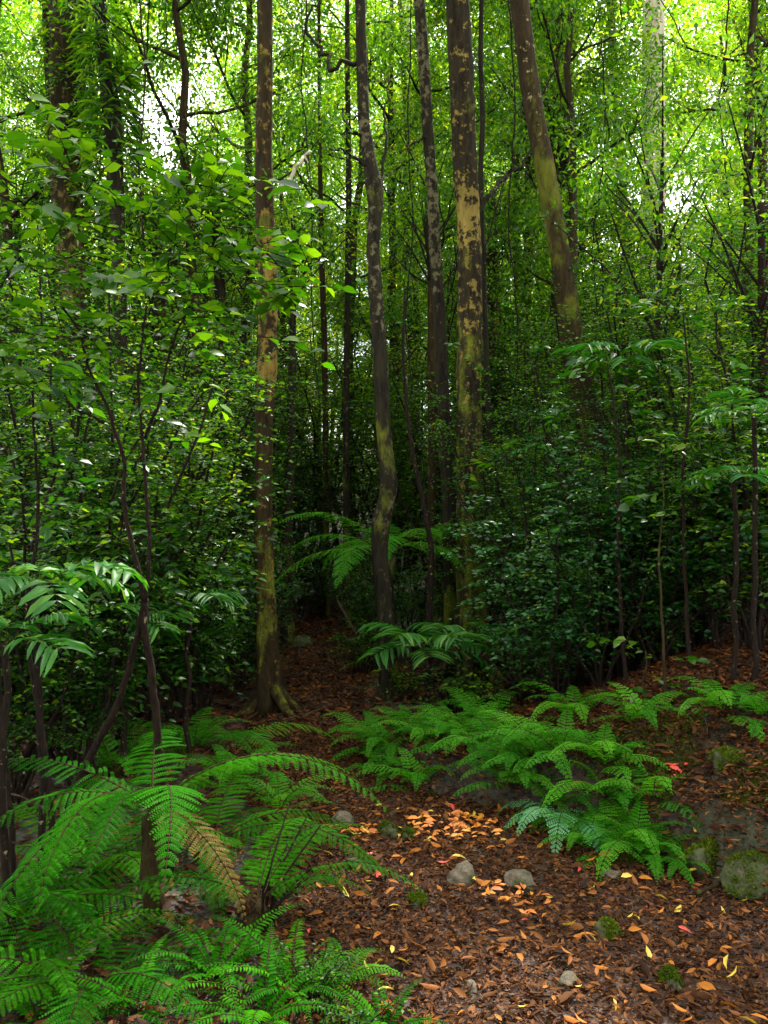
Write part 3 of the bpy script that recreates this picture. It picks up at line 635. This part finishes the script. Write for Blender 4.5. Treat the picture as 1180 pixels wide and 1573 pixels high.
def tree(name, pts, d, bark, label, top=9., base=None, crown=0, csc=1., limbs=(), extra=None, seg=18, rough=.05, group=None, cat='tree', n=70, lobes=.28, epi=None):
    W = trunk_world(pts, d, top, base); c = W[0, :3].copy(); c[2] = float(hgt(c[0], c[1]))
    root = empty(name, c); tag(root, label, cat, group)
    W = smooth_path(W, n); b = MB()
    b.tube(W[:, :3] - c, W[:, 3], seg, rough=rough, lich=W[:, 4], moss=W[:, 5], lobes=lobes)
    b.build('trunk', [M[bark]], root, True)
    if d < 9.3 and base is None:
        r0 = W[0, 3]/1.35
        for q_ in range(6):
            a = q_*1.05 + R.uniform(-.3, .3); L_ = r0*R.uniform(2.6, 5.); t_ = np.linspace(0, 1, 10)
            P = np.stack([np.cos(a + .4*t_*R.uniform(-1, 1))*(r0*.55 + L_*t_), np.sin(a + .4*t_*R.uniform(-1, 1))*(r0*.55 + L_*t_), np.zeros(10)], 1)
            P[:, 2] = hgt(P[:, 0]+c[0], P[:, 1]+c[1]) - c[2] + r0*1.9*(1-t_)**2.6 - r0*.22*t_
            q = MB(); q.tube(P, r0*(.42*(1-t_)**.8 + .08), 8, rough=.1, moss=np.full(10, .35)); q.build('root', [M[bark]], root, True)
    for lb in limbs:          # bare limbs seen in the photograph
        P = smooth_path([at(x, y, dd) for x, y, dd in lb[0]], 22); q = MB()
        q.tube(P - c + R.normal(0, .012, P.shape), np.linspace(lb[1], lb[2], 22), 7, rough=.1); q.build('limb', [M[lb[3] if len(lb) > 3 else bark]], root, True)
    if epi:
        q = MB()
        for k in range(epi[2]):
            z = R.uniform(epi[0], epi[1]); j = np.argmin(abs(W[:, 2]-z)); a = R.uniform(-3.6, .4); o_ = W[j, :3]-c + np.array([np.cos(a), np.sin(a), 0])*W[j, 3]
            spray(q, o_, np.array([np.cos(a), np.sin(a), R.uniform(-1.2, .4)]), R.uniform(.1, .3), 8, epi[3], epi[4], droop=1.)
        q.build('climbing_leaves', [M['crown'], M['stem']], root)
    if crown is not None:
        t = W[-1, :3] - c; cm, lm = canopy_p[crown]; csc = csc*(.62 if d < 9.2 and crown < 3 else 1.)
        o = link('crown', cm, root, t + np.array([0, 0, .3]), (0, 0, R.uniform(0, 6)), csc); link('limb', lm, root, t + np.array([0, 0, .3]), (0, 0, o.rotation_euler[2]), csc)
    return root
TG = 'tall rainforest trees with bare trunks'
tree('rainforest_tree', [(104, -10, 56), (104, 120, 52), (100, 250, 46, .3), (106, 340, 44, .5, .3), (108, 420, 42, .4, .3), (112, 560, 44), (118, 720, 46), (122, 900, 48)], 9.5, 'bark_tan',
     'broad vine-wrapped trunk furthest left, behind the forked sapling', 9.5, crown=1, group=TG, epi=(4.3, 7.4, 130, .09, .4))
tree('rainforest_tree', [(154, -10, 18), (158, 80, 18), (172, 170, 30), (176, 240, 26), (182, 360, 20), (185, 500, 20), (190, 640, 22, 0, .6), (195, 800, 24)], 9.0, 'bark_dark',
     'dark trunk with hanging ferns second from the left', 9., crown=1, group=TG, epi=(5.2, 6.8, 60, .3, .07))
tree('rainforest_tree', [(240, 300, 14), (246, 480, 17), (250, 640, 18), (256, 800, 20), (262, 950, 20)], 10.5, 'bark_moss', 'slim mossy trunk right of the forked sapling, half hidden', 5.4, crown=3, csc=1., group=TG)
tree('rainforest_tree', [(332, 330, 14), (340, 480, 18), (345, 600, 18), (349, 770, 20), (352, 900, 22)], 11.0, 'bark_dark', 'dark straight trunk left of the tall orange-patched one', 5.6, crown=3, csc=1., group=TG)
tree('rainforest_tree', [(380, 440, 7), (370, 600, 8), (366, 760, 9)], 11.5, 'bark_dark', 'very thin dark trunk close beside the dark straight one', 5.2, crown=3, csc=1., group=TG)
tree('rainforest_tree', [(407, -10, 24), (407, 120, 25, .4), (405, 230, 26, .3), (406, 290, 28), (410, 400, 30, .8), (411, 460, 31, .7), (411, 520, 30, .5), (410, 575, 31, 1.), (406, 610, 28), (404, 700, 27, .0), (403, 800, 28, .3, .25),
     (404, 900, 30, .3, .3), (408, 1000, 33, .1, .2), (412, 1060, 40, .0, .15), (414, 1092, 52, 0, .2)], 7.1, 'bark_orange', 'tall straight trunk with orange and yellow patches left of the path', 8.5, crown=1, group=TG,
     limbs=[([(404, 300, 7.1), (432, 296, 7.3), (455, 255, 7.4), (478, 232, 7.5)], .022, .012, 'bark_pale')])
tree('rainforest_tree', [(449, 560, 12), (447, 680, 14), (443, 780, 15), (440, 900, 17)], 10.8, 'bark_dark', 'thin dark trunk right behind the tall orange-patched one', 5.2, crown=3, csc=1., group=TG)
tree('rainforest_tree', [(553, -10, 15), (556, 100, 17, .2), (559, 190, 18, .4), (568, 245, 20, .3), (576, 292, 28, .2, .6), (577, 320, 22, .2), (573, 380, 20, .3), (578, 470, 22, .4), (585, 560, 22), (587, 640, 23, .0, .3), (593, 700, 23, .1, .45), (597, 745, 27, 0, .7), (593, 775, 26, .3, .8),
     (584, 800, 30, .3, .4), (582, 850, 24), (590, 940, 25), (595, 1030, 27, 0, .6), (597, 1110, 32, 0, .8)], 7.0, 'bark_dark', 'crooked trunk with a mossy elbow right of the path end', 8.2, crown=1, group=TG, n=110,
     limbs=[([(556, 98, 7), (530, 92, 7), (508, 108, 7), (498, 82, 7.1), (482, 72, 7.2), (470, 40, 7.2), (478, 15, 7.2), (490, -10, 7.3)], .020, .009), ([(560, 206, 7), (540, 203, 7), (524, 205, 7)], .012, .006), ([(560, 178, 7), (532, 186, 7), (520, 160, 7.2)], .010, .005),
            ([(566, 262, 7), (545, 238, 6.9), (525, 232, 6.9), (505, 231, 6.9)], .014, .006), ([(578, 292, 7), (592, 270, 7.1), (590, 200, 7.2), (596, 120, 7.4)], .014, .006)])
tree('rainforest_tree', [(643, -10, 17, .3), (651, 90, 18, .6), (657, 200, 17, .2), (664, 290, 17, .6), (669, 400, 18, .5), (675, 480, 19, .0), (680, 600, 19), (683, 700, 20), (690, 760, 21), (692, 860, 24), (691, 930, 27, 0, .5)], 8.6, 'bark_dark',
     'slender pale-spotted trunk left of the thick trunk', 8.8, crown=1, group=TG,
     limbs=[([(660, 208, 8.6), (640, 218, 8.5), (612, 236, 8.4)], .012, .006)])
tree('rainforest_tree', [(702, -10, 36, .1), (708, 100, 39), (712, 200, 37, .15), (716, 280, 38, .1), (719, 312, 36, .75), (720, 345, 36, .62), (721, 378, 37, .55), (722, 400, 38, .0), (722, 455, 38, .35), (721, 500, 38, .3, .3), (720, 600, 38, .1, .5), (720, 740, 39, .1, .4), (721, 830, 40, .2, .55), (722, 930, 44, 0, .4), (723, 1010, 56, 0, .35)], 8.0, 'bark_main',
     'thickest central trunk, dark above with a yellow lichen patch midway', 9.5, crown=1, csc=1.0, group=TG,
     limbs=[([(733, 330, 8), (752, 300, 8.1), (775, 272, 8.3), (800, 255, 8.5), (815, 232, 8.6)], .028, .012, 'bark_dark'), ([(770, 276, 8.3), (785, 262, 8.3), (802, 258, 8.5)], .010, .005, 'bark_dark')])
tree('rainforest_tree', [(740, -10, 7), (738, 90, 8), (742, 180, 8), (738, 270, 8), (745, 480, 8), (752, 700, 9), (756, 900, 10)], 8.6, 'bark_dark', 'very thin dark stem close along the right of the thick trunk', 8.2, crown=None, group=TG)
tree('rainforest_tree', [(797, -10, 28, .2), (812, 120, 29, .2), (829, 215, 30, .1, .3), (846, 310, 31, 0, .7), (857, 370, 31, 0, .5), (866, 430, 32), (880, 530, 37, 0, .5), (902, 640, 38), (928, 760, 38), (950, 860, 40), (966, 960, 46, 0, .5)], 7.6, 'bark_moss',
     'trunk leaning left with moss along one side, right of the thick trunk', 8.8, crown=1, group=TG)
tree('rainforest_tree', [(852, -10, 20), (858, 60, 18), (862, 200, 16), (868, 420, 16)], 15., 'bark_dark', 'dark distant trunk at the top right of the leaning one', 13, crown=1, group=TG)
tree('rainforest_tree', [(818, -10, 14, .5), (825, 60, 14, .5), (834, 200, 14), (840, 500, 14)], 17., 'bark_tan', 'grey distant trunk at the top close to the leaning one', 14, crown=1, group=TG)
tree('gum_tree', [(1004, 60, 34, .2), (1004, 170, 37), (1005, 280, 38), (1002, 350, 36, .2), (1000, 480, 36)], 17., 'bark_pale', 'broad pale cream gum trunk lit at the right background', 15, crown=2, group='pale gum trees in the background')
tree('gum_tree', [(622, 60, 16), (626, 200, 18), (630, 300, 18), (633, 420, 16)], 19., 'bark_pale', 'pale gum trunk far behind the slender spotted one', 17, crown=1, group='pale gum trees in the background')
tree('gum_tree', [(955, 300, 15, .5), (962, 360, 16, .6), (968, 430, 16), (972, 520, 16)], 15., 'bark_tan', 'thin pinkish gum trunk left of the broad cream one', 11, crown=1, group='pale gum trees in the background')
tree('rainforest_tree', [(534, 120, 8), (536, 300, 9), (534, 450, 9), (532, 600, 10)], 12., 'bark_dark', 'thin dark trunk left of the crooked trunk', 10, crown=1, csc=.8, group=TG)
tree('rainforest_tree', [(492, 270, 7), (494, 400, 9), (498, 510, 9), (500, 640, 9)], 13., 'bark_moss', 'thin greenish trunk above the path end', 10, crown=1, csc=.8, group=TG)
tree('rainforest_tree', [(26, 320, 10), (30, 500, 12), (30, 700, 12)], 11., 'bark_dark', 'thin dark trunk at the left edge behind the leaves', 5.4, crown=3, csc=1., group=TG)
tree('rainforest_tree', [(75, -10, 22, .2), (78, 100, 20), (84, 250, 16), (92, 400, 16)], 10.3, 'bark_dark', 'dark twin trunk touching the broad vine-wrapped one on its left', 9.3, crown=None, group=TG)
tree('rainforest_tree', [(760, 520, 22), (765, 640, 22), (768, 800, 24)], 12.5, 'bark_orange', 'reddish trunk in shade behind the thick trunk', 6., crown=3, csc=1., group=TG)
tree('rainforest_tree', [(663, 560, 13), (664, 700, 13), (662, 900, 14)], 10.5, 'bark_orange', 'reddish slim trunk behind the slender spotted one', 5.6, crown=3, csc=1., group=TG)
tree('rainforest_tree', [(1172, 700, 16), (1174, 850, 17), (1178, 1000, 20)], 6.6, 'redstem', 'dark reddish trunk cut by the right picture edge', 3.9, crown=3, csc=1., group=TG)
tree('rainforest_tree', [(1010, 520, 9), (1000, 700, 10), (1008, 850, 11), (1012, 980, 12)], 7.4, 'stem', 'thin dark trunk right of the leaning one in the undergrowth', 4.6, crown=3, csc=1., group=TG)
# thin saplings
def sapling(stems, label, mat='stem', sprays=(), leaf=.1, wr=.42, name='sapling', lm='sapling', group='saplings', nsp=None):
    c = at(*stems[0][0][0]); c[2] = float(hgt(c[0], c[1])); root = empty(name, c); tag(root, label, 'sapling', group)
    for k, (pts, r0, r1) in enumerate(stems):
        P = smooth_path([at(*p) for p in pts], 40)
        if k == 0: P[0, 2] = min(P[0, 2], c[2]-.05)
        q = MB(); e_ = np.cumsum(R.normal(0, .0025, P.shape), 0); e_ -= np.linspace(0, 1, 40)[:, None]*e_[-1]; P = P + e_*np.array([1, 1, .2]); q.tube(P-c, np.linspace(r0, r1, 40), 8, rough=.10); q.build('stem', [M[mat]], root, True)
    b = MB()
    for (x, y, d, rad, n) in sprays:
        o = at(x, y, d)
        for i in range(max(2, int(n*.78))):
            s_ = o + R.normal(0, 1, 3)*np.array([1, .8, .75])*rad*.5; dd = rdir(1, -.2, .5)[0]
            spray(b, s_ - c, dd, R.uniform(.15, .3), R.randint(5, 10), leaf*R.uniform(.55, 1.35), wr*R.uniform(.8, 1.15), droop=R.uniform(0, .5), sr=.003, flat=R.uniform(.3, .9))
    if sprays: b.build('foliage', [M[lm], M[mat]], root)
    return root
sapling([([(262, 1262, 3.75), (244, 1150, 3.75), (238, 1060, 3.74), (226, 990, 3.72), (222, 925, 3.7)], .019, .015), ([(222, 925, 3.7), (205, 850, 3.7), (193, 780, 3.7), (190, 710, 3.7), (165, 630, 3.7), (135, 560, 3.7), (118, 500, 3.7), (96, 470, 3.6)], .012, .004),
         ([(224, 925, 3.7), (230, 840, 3.66), (228, 740, 3.65), (224, 670, 3.65), (216, 600, 3.65), (218, 540, 3.6), (226, 470, 3.6)], .009, .004), ([(225, 672, 3.65), (245, 620, 3.6), (256, 560, 3.6), (272, 510, 3.55), (300, 450, 3.5)], .007, .003),
         ([(224, 920, 3.7), (206, 1000, 3.75), (178, 1095, 3.8), (140, 1160, 3.85), (100, 1240, 3.9)], .013, .018), ([(160, 650, 3.7), (120, 630, 3.65), (98, 605, 3.6)], .006, .003),
         ([(204, 720, 3.7), (215, 700, 3.66), (225, 690, 3.65)], .005, .004)],
        'forked dark sapling with big sunlit leaves at the left', 'redstem',
        [(60, 310, 3.6, .5, 22), (150, 310, 3.7, .6, 26), (230, 330, 3.6, .55, 24), (320, 350, 3.5, .45, 22), (400, 330, 3.5, .30, 20), (420, 440, 3.5, .2, 9), (430, 390, 3.6, .2, 8), (250, 430, 3.6, .55, 20), (150, 440, 3.7, .55, 20), (60, 430, 3.6, .5, 18),
         (40, 560, 3.5, .3, 12), (130, 530, 3.8, .35, 10), (320, 430, 3.6, .3, 14), (20, 360, 3.4, .3, 10), (330, 500, 3.7, .25, 10), (200, 250, 3.7, .25, 10), (90, 600, 3.7, .3, 10), (250, 560, 3.7, .3, 8), (30, 480, 3.6, .3, 12)], .088, .46)
sapling([([(20, 1330, 3.3), (8, 1150, 3.3), (-4, 980, 3.3)], .014, .011), ([(10, 1180, 3.3), (-10, 1050, 3.3)], .008, .006)], 'bare dark stem at the left edge beside the ferns', 'stem')
sapling([([(82, 1262, 3.9), (66, 1130, 3.9), (50, 1020, 3.9), (42, 950, 3.9), (60, 800, 3.9), (50, 600, 3.8)], .015, .005)], 'thin dark sapling left of the forked one', 'stem', [(60, 660, 3.8, .4, 8), (40, 760, 3.8, .35, 7), (110, 700, 3.9, .35, 6)], .09, .4, lm='shrub')
sapling([([(655, 1050, 7.4), (660, 930, 7.4), (664, 850, 7.4), (655, 790, 7.4), (640, 720, 7.4), (628, 650, 7.4), (620, 560, 7.4), (622, 450, 7.4)], .030, .010)], 'dark curving sapling between crooked and slender trunks', 'stem',
        [(625, 480, 7.4, .4, 6)], .08, .4, lm='shrub')
sapling([([(1026, 1160, 4.9), (1022, 1050, 4.9), (1018, 960, 4.9), (1012, 860, 4.9), (1020, 760, 4.9), (1012, 680, 4.9)], .011, .002)], 'thin straight sapling with large leaves over the right ferns', 'bark_moss', [(1020, 1045, 4.9, .10, 3), (985, 1065, 4.9, .18, 3), (1010, 1020, 4.9, .15, 3), (1018, 780, 4.9, .3, 5), (1014, 700, 4.9, .3, 5)], .09, .45)
sapling([([(965, 1120, 5.6), (955, 980, 5.6), (948, 850, 5.6), (955, 700, 5.6), (940, 600, 5.6), (930, 540, 5.6)], .016, .006)], 'leafy sapling in front of the leaning trunk', 'stem',
        [(910, 560, 5.6, .45, 9), (960, 640, 5.5, .4, 8), (900, 700, 5.6, .4, 7), (990, 570, 5.5, .35, 6)], .085, .36, lm='shrub')
sapling([([(1060, 1050, 5.4), (1055, 880, 5.4), (1050, 740, 5.4), (1062, 600, 5.3), (1050, 480, 5.3)], .014, .005)], 'leafy sapling on the right slope in front of the tree fern', 'redstem',
        [(1050, 470, 5.3, .45, 8), (1090, 560, 5.2, .4, 8), (1040, 640, 5.3, .4, 7), (1085, 720, 5.2, .3, 4), (1000, 480, 5.4, .35, 6), (1130, 480, 5.2, .35, 6)], .085, .3, lm='shrub')
sapling([([(985, 1160, 5.1), (990, 1080, 5.1), (992, 1000, 5.1)], .008, .004)], 'short thin sapling left of the thin straight one', 'bark_moss', [(990, 1010, 5.1, .15, 3)], .08, .45)
sapling([([(800, 1080, 6.3), (806, 960, 6.3), (812, 860, 6.3), (805, 780, 6.3)], .012, .005)], 'sapling with pale new leaves right of the thick trunk', 'stem', [(815, 830, 6.2, .4, 9), (860, 850, 6.2, .35, 7), (880, 930, 6.0, .4, 9), (770, 700, 6.4, .3, 6), (740, 690, 6.4, .25, 5)], .08, .38, lm='shrub')

# ------------------------------------------------------------------ shrubs and background trees, scattered where they stand
def shrub_at(px, d, k, sc):
    p = ground_at(px, d); o = empty('shrub', p, R.uniform(0, 6.28)); o.scale = (sc, sc, sc*R.uniform(.9, 1.1))
    st, fo = shrubs_p[k]; link('stem', st, o); link('foliage', fo, o); AUTO.append((o, 'shrub', p)); return o
def clearv(px, d):                 # keep the path and the sight of it open
    if 380 < px < 600 and d < 14.5: return False
    if 520 < px < 1180 and d < 5.2: return False
    if 800 < px < 1180 and d < 8.6: return False
    if 320 < px < 470 and d < 9.2: return False
    if 560 < px < 790 and d < 8.8: return False
    if 470 < px < 700 and d < 9.6: return False
    return True
for (px, d, k, sc) in [(20, 4.9, 3, 1.3), (100, 5.3, 3, 1.4), (180, 5.6, 3, 1.3), (250, 6., 3, 1.3), (280, 7.0, 3, 1.2), (70, 6.2, 4, .9), (220, 7., 4, .9), (280, 7.8, 4, .9), (150, 7.5, 4, 1.), (860, 6.6, 3, 1.15), (1010, 6.4, 3, 1.3), (1160, 5.9, 3, 1.4), (900, 7.8, 4, .85), (1130, 7.2, 4, 1.), (820, 7.6, 4, .8), (340, 10., 4, .8), (850, 5.9, 10, .9), (925, 5.8, 9, .6), (1005, 5.9, 10, .95), (1100, 5.7, 9, .62), (1165, 5.4, 3, 1.), (800, 6.7, 10, .95), (1060, 6.2, 3, 1.15), (960, 6.4, 6, .9), (770, 9.2, 6, 1.1), (500, 12.9, 10, .8), (540, 12.5, 1, .7), (462, 12.7, 6, .8), (372, 8.2, 5, 1.2), (352, 7.9, 0, 1.), (335, 8.6, 10, .9), (378, 9.4, 0, 1.), (390, 10.6, 0, 1.1), (560, 8.6, 5, 1.1), (585, 9.2, 0, .8), (556, 10.4, 0, .9), (610, 9.9, 1, .7), (318, 7.4, 0, 1.), (500, 14.6, 4, 1.1), (440, 13.4, 2, 1.), (585, 13., 2, 1.), (530, 14.5, 4, 1.3), (600, 13.5, 4, 1.2), (470, 15, 4, 1.4), (420, 13, 2, 1.1),
                       (820, 7.2, 6, .8), (900, 6.6, 6, .8), (830, 6.0, 5, 1.), (960, 6.8, 1, .9), (1060, 7.0, 2, 1.), (1170, 6.2, 1, 1.), (1090, 7.6, 4, 1.1), (1000, 8.0, 4, 1.1),
                       (800, 8.2, 1, .9), (1030, 6.1, 5, 1.1), (690, 8.8, 0, .9), (640, 9.6, 0, .9), (60, 5.5, 2, 1.), (10, 5., 1, 1.2), (130, 6., 2, 1.1), (210, 6.4, 1, 1.2), (262, 6.4, 6, .8),
                       (300, 8.0, 1, 1.), (350, 9.4, 2, .9), (30, 4.6, 0, 1.), (120, 4.8, 0, 1.), (295, 6.3, 0, 1.), (480, 2.8, 8, .55), (540, 2.68, 8, .5), (700, 6.6, 8, 1.3), (620, 7.0, 8, 1.), (760, 6.3, 8, 1.2), (1070, 6.2, 9, .75), (1150, 5.6, 9, .8), (880, 6.6, 9, .8), (980, 6.7, 10, 1.)]:
    shrub_at(px, d, k, sc)
i = 0
while i < 105:
    d = 7.5 + 13*R.rand()**1.2; px = R.uniform(-120, 1300)
    if not clearv(px, d): continue
    shrub_at(px, d, [1, 2, 4, 6, 2, 4, 3, 9, 10][R.randint(9)], R.uniform(.9, 1.35)*(1 + .03*(d-8))); i += 1
def tree_at(px, d, k, sc, mat=0, name='understorey_tree'):
    p = ground_at(px, d); o = empty(name, p, R.uniform(0, 6.28)); o.scale = (sc, sc, sc)
    t, c1, c2, H = trees_p[k]; link('trunk', t, o); link('crown', c2 if mat else c1, o); AUTO.append((o, 'tree', p)); return o
HOLES = [(258, 185, 54), (1048, 305, 34), (725, 5, 22), (640, 215, 22), (60, 215, 28)]
i = 0
for q in range(104):
    d = 10.2 + 19.5*((q+.5)/104)**.8; px = R.uniform(-160, 1340) if q % 3 else (q*137.5) % 1500 - 160
    if 470 < px < 560 and d < 14: px += 120
    H_ = trees_p[q % 6][3]; sc_ = R.uniform(.8, 1.25)
    cap = 1.6 + (.32*d if 170 < px < 350 else .27*d if 940 < px < 1105 else .66*d)
    sc_ = min(sc_, max(.35, (cap - float(hgt((px-590)/FPX*d, d)))/H_))
    if 935 < px < 1085 and d < 18: sc_ *= .72
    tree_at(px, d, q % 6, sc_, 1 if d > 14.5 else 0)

for px, d, k, sc in [(300, 10.4, 4, .95), (880, 10.2, 4, .9), (1150, 9.6, 4, .85), (1175, 11.5, 4, 1.), (20, 9.8, 4, .9), (150, 11.6, 4, 1.), (380, 12.5, 4, 1.1)]:
    tree_at(px, d, k, sc)
# far wood: the mass of canopy behind everything
def far_wood(d0, d1, ncl, per, leaf, zmax, mat, label, xr=.62):
    b = MB(); k = 0
    while k < ncl:
        d = R.uniform(d0, d1); x = R.uniform(-xr, xr)*d; zg = float(hgt(x, d)); z = R.uniform(zg, zmax*d/d1)
        c = np.array([x, d, z]); px, py = pix(c)
        if any((px-hx)**2+(py-hy)**2 < (hr*1.15)**2 for hx, hy, hr in HOLES): continue
        if wob(x*.35, z*.35 + d, 1.) < -.60 and py < 420: k += .4; continue
        clump(b, c, R.uniform(.7, 1.6), int(per*R.uniform(.6, 1.4)), leaf, .55); k += 1
    o = b.build('distant_forest', [M[mat]]); tag(o, label, 'forest', kind='stuff')
far_wood(29, 38, 1350, 140, .17, 26, 'canopy', 'mass of canopy with painted-in sunlight behind all the trees')
far_wood(40, 52, 1100, 130, .23, 36, 'canopy', 'furthest mass of forest showing between the trunks')  # same leaf colour as the nearer canopy mass

# thin lianas looping down between the trees
for pts, rr_, lab in [
    ([(214, -20, 8.2), (222, 120, 8.2), (210, 260, 8.2), (226, 420, 8.2), (218, 560, 8.2), (224, 760, 8.2), (220, 980, 8.2)], .009, 'thin liana hanging left of the sky gap behind the forked sapling'),
    ([(470, -20, 9.), (462, 140, 9.), (478, 300, 9.), (470, 460, 9.1), (482, 640, 9.2)], .007, 'thin liana hanging left of the crooked trunk'),
    ([(632, -20, 8.8), (622, 160, 8.8), (636, 330, 8.8), (618, 500, 8.8), (640, 700, 8.8), (650, 880, 8.8)], .007, 'thin liana between the crooked and the slender spotted trunks'),
    ([(780, -20, 8.4), (786, 150, 8.4), (776, 330, 8.4), (790, 520, 8.4), (782, 760, 8.4)], .008, 'thin liana between the thick and the leaning trunks'),
    ([(925, 60, 8.6), (935, 220, 8.6), (915, 380, 8.6), (930, 560, 8.6)], .008, 'thin liana right of the leaning trunk'),
    ([(1120, -20, 8.), (1108, 160, 8.), (1126, 330, 8.), (1112, 520, 8.)], .008, 'thin liana hanging near the right picture edge'),
    ([(866, 80, 9.), (830, 160, 8.9), (800, 240, 8.8), (770, 300, 8.6), (748, 380, 8.5), (742, 560, 8.5)], .009, 'liana slanting from the distant dark trunk to the thick trunk')]:
    P = smooth_path([at(*p) for p in pts], 50); P += np.cumsum(R.normal(0, .006, P.shape), 0)*np.array([1, 1, .3]); c = P[-1].copy(); b = MB(); b.tube(P - c, np.linspace(rr_, rr_*.7, 50), 6, rough=.15)
    tag(b.build('liana', [M['stem']], None, True, c), lab, 'liana', 'lianas between the trees')
# ------------------------------------------------------------------ unseen trees added beside and behind the photographer to shade the place
for (x, y, H, k, sc) in [(-4.5, 2.5, 8, 2, 1.1), (4.8, 2.0, 8.5, 2, 1.1), (-3.5, -3, 8, 0, 1.2), (2.5, -3.5, 8, 2, 1.1), (-6.5, 6, 9, 2, 1.1), (0, -7, 8, 2, 1.2), (-7.5, -1, 8, 2, 1.)]:
    z = float(hgt(x, y)); root = empty('rainforest_tree', (x, y, z)); b = MB()
    b.tube(np.array([[0, 0, -.2], [.05, 0, H*.4], [.0, .1, H*.8], [0, 0, H]]), [.16, .13, .1, .08], 12, rough=.05); b.build('trunk', [M['bark_dark']], root, True)
    cm, lm = canopy_p[k]; link('crown', cm, root, (0, 0, H), (0, 0, x), sc); link('limb', lm, root, (0, 0, H), (0, 0, x), sc)
    tag(root, 'unseen broad-crowned tree added for shade beside the photographer', 'tree', 'unseen trees added for shade')

# ------------------------------------------------------------------ labels of the scattered plants: where each stands among the landmarks
ZON = [(-400, 60, 'at the left edge'), (60, 150, 'behind the broad vine-wrapped trunk'), (150, 240, 'behind the forked sapling'), (240, 330, 'right of the forked sapling'), (330, 400, 'left of the orange-patched trunk'),
       (400, 470, 'behind the orange-patched trunk'), (470, 555, 'beyond the path end'), (555, 640, 'behind the crooked trunk'), (640, 700, 'behind the slender spotted trunk'), (700, 770, 'behind the thick central trunk'),
       (770, 860, 'between the thick and leaning trunks'), (860, 950, 'around the leaning trunk'), (950, 1040, 'near the pale gum trunk'), (1040, 1110, 'on the right slope'), (1110, 1600, 'at the right edge')]
ORD = ['nearest', 'second nearest', 'third nearest', 'fourth nearest', 'fifth nearest', 'sixth nearest', 'seventh nearest', 'eighth nearest', 'ninth nearest', 'tenth nearest', 'eleventh nearest', 'twelfth nearest',
       'thirteenth nearest', 'fourteenth nearest', 'fifteenth nearest', 'sixteenth nearest']
for kind in ('shrub', 'tree', 'fern'):
    for a, b_, ph in ZON:
        its = sorted([(p[1], o.name, o) for o, k_, p in AUTO if k_ == kind and a <= pix(p)[0] < b_])
        for i, (d, _, o) in enumerate(its):
            w_ = {'shrub': 'small-leaved green shrub', 'tree': 'leafy background tree', 'fern': 'small feathery fern of the bank'}[kind]
            far = '' if i < len(ORD) else 'far '
            if kind == 'fern': ph = ph.replace('behind', 'in front of').replace('beyond the path end', 'at the path edge')
            tag(o, f'{ORD[min(i, len(ORD)-1)]} {w_} {ph}', kind, {'shrub': 'undergrowth shrubs', 'tree': 'leafy background trees', 'fern': 'ferns along the right bank'}[kind])
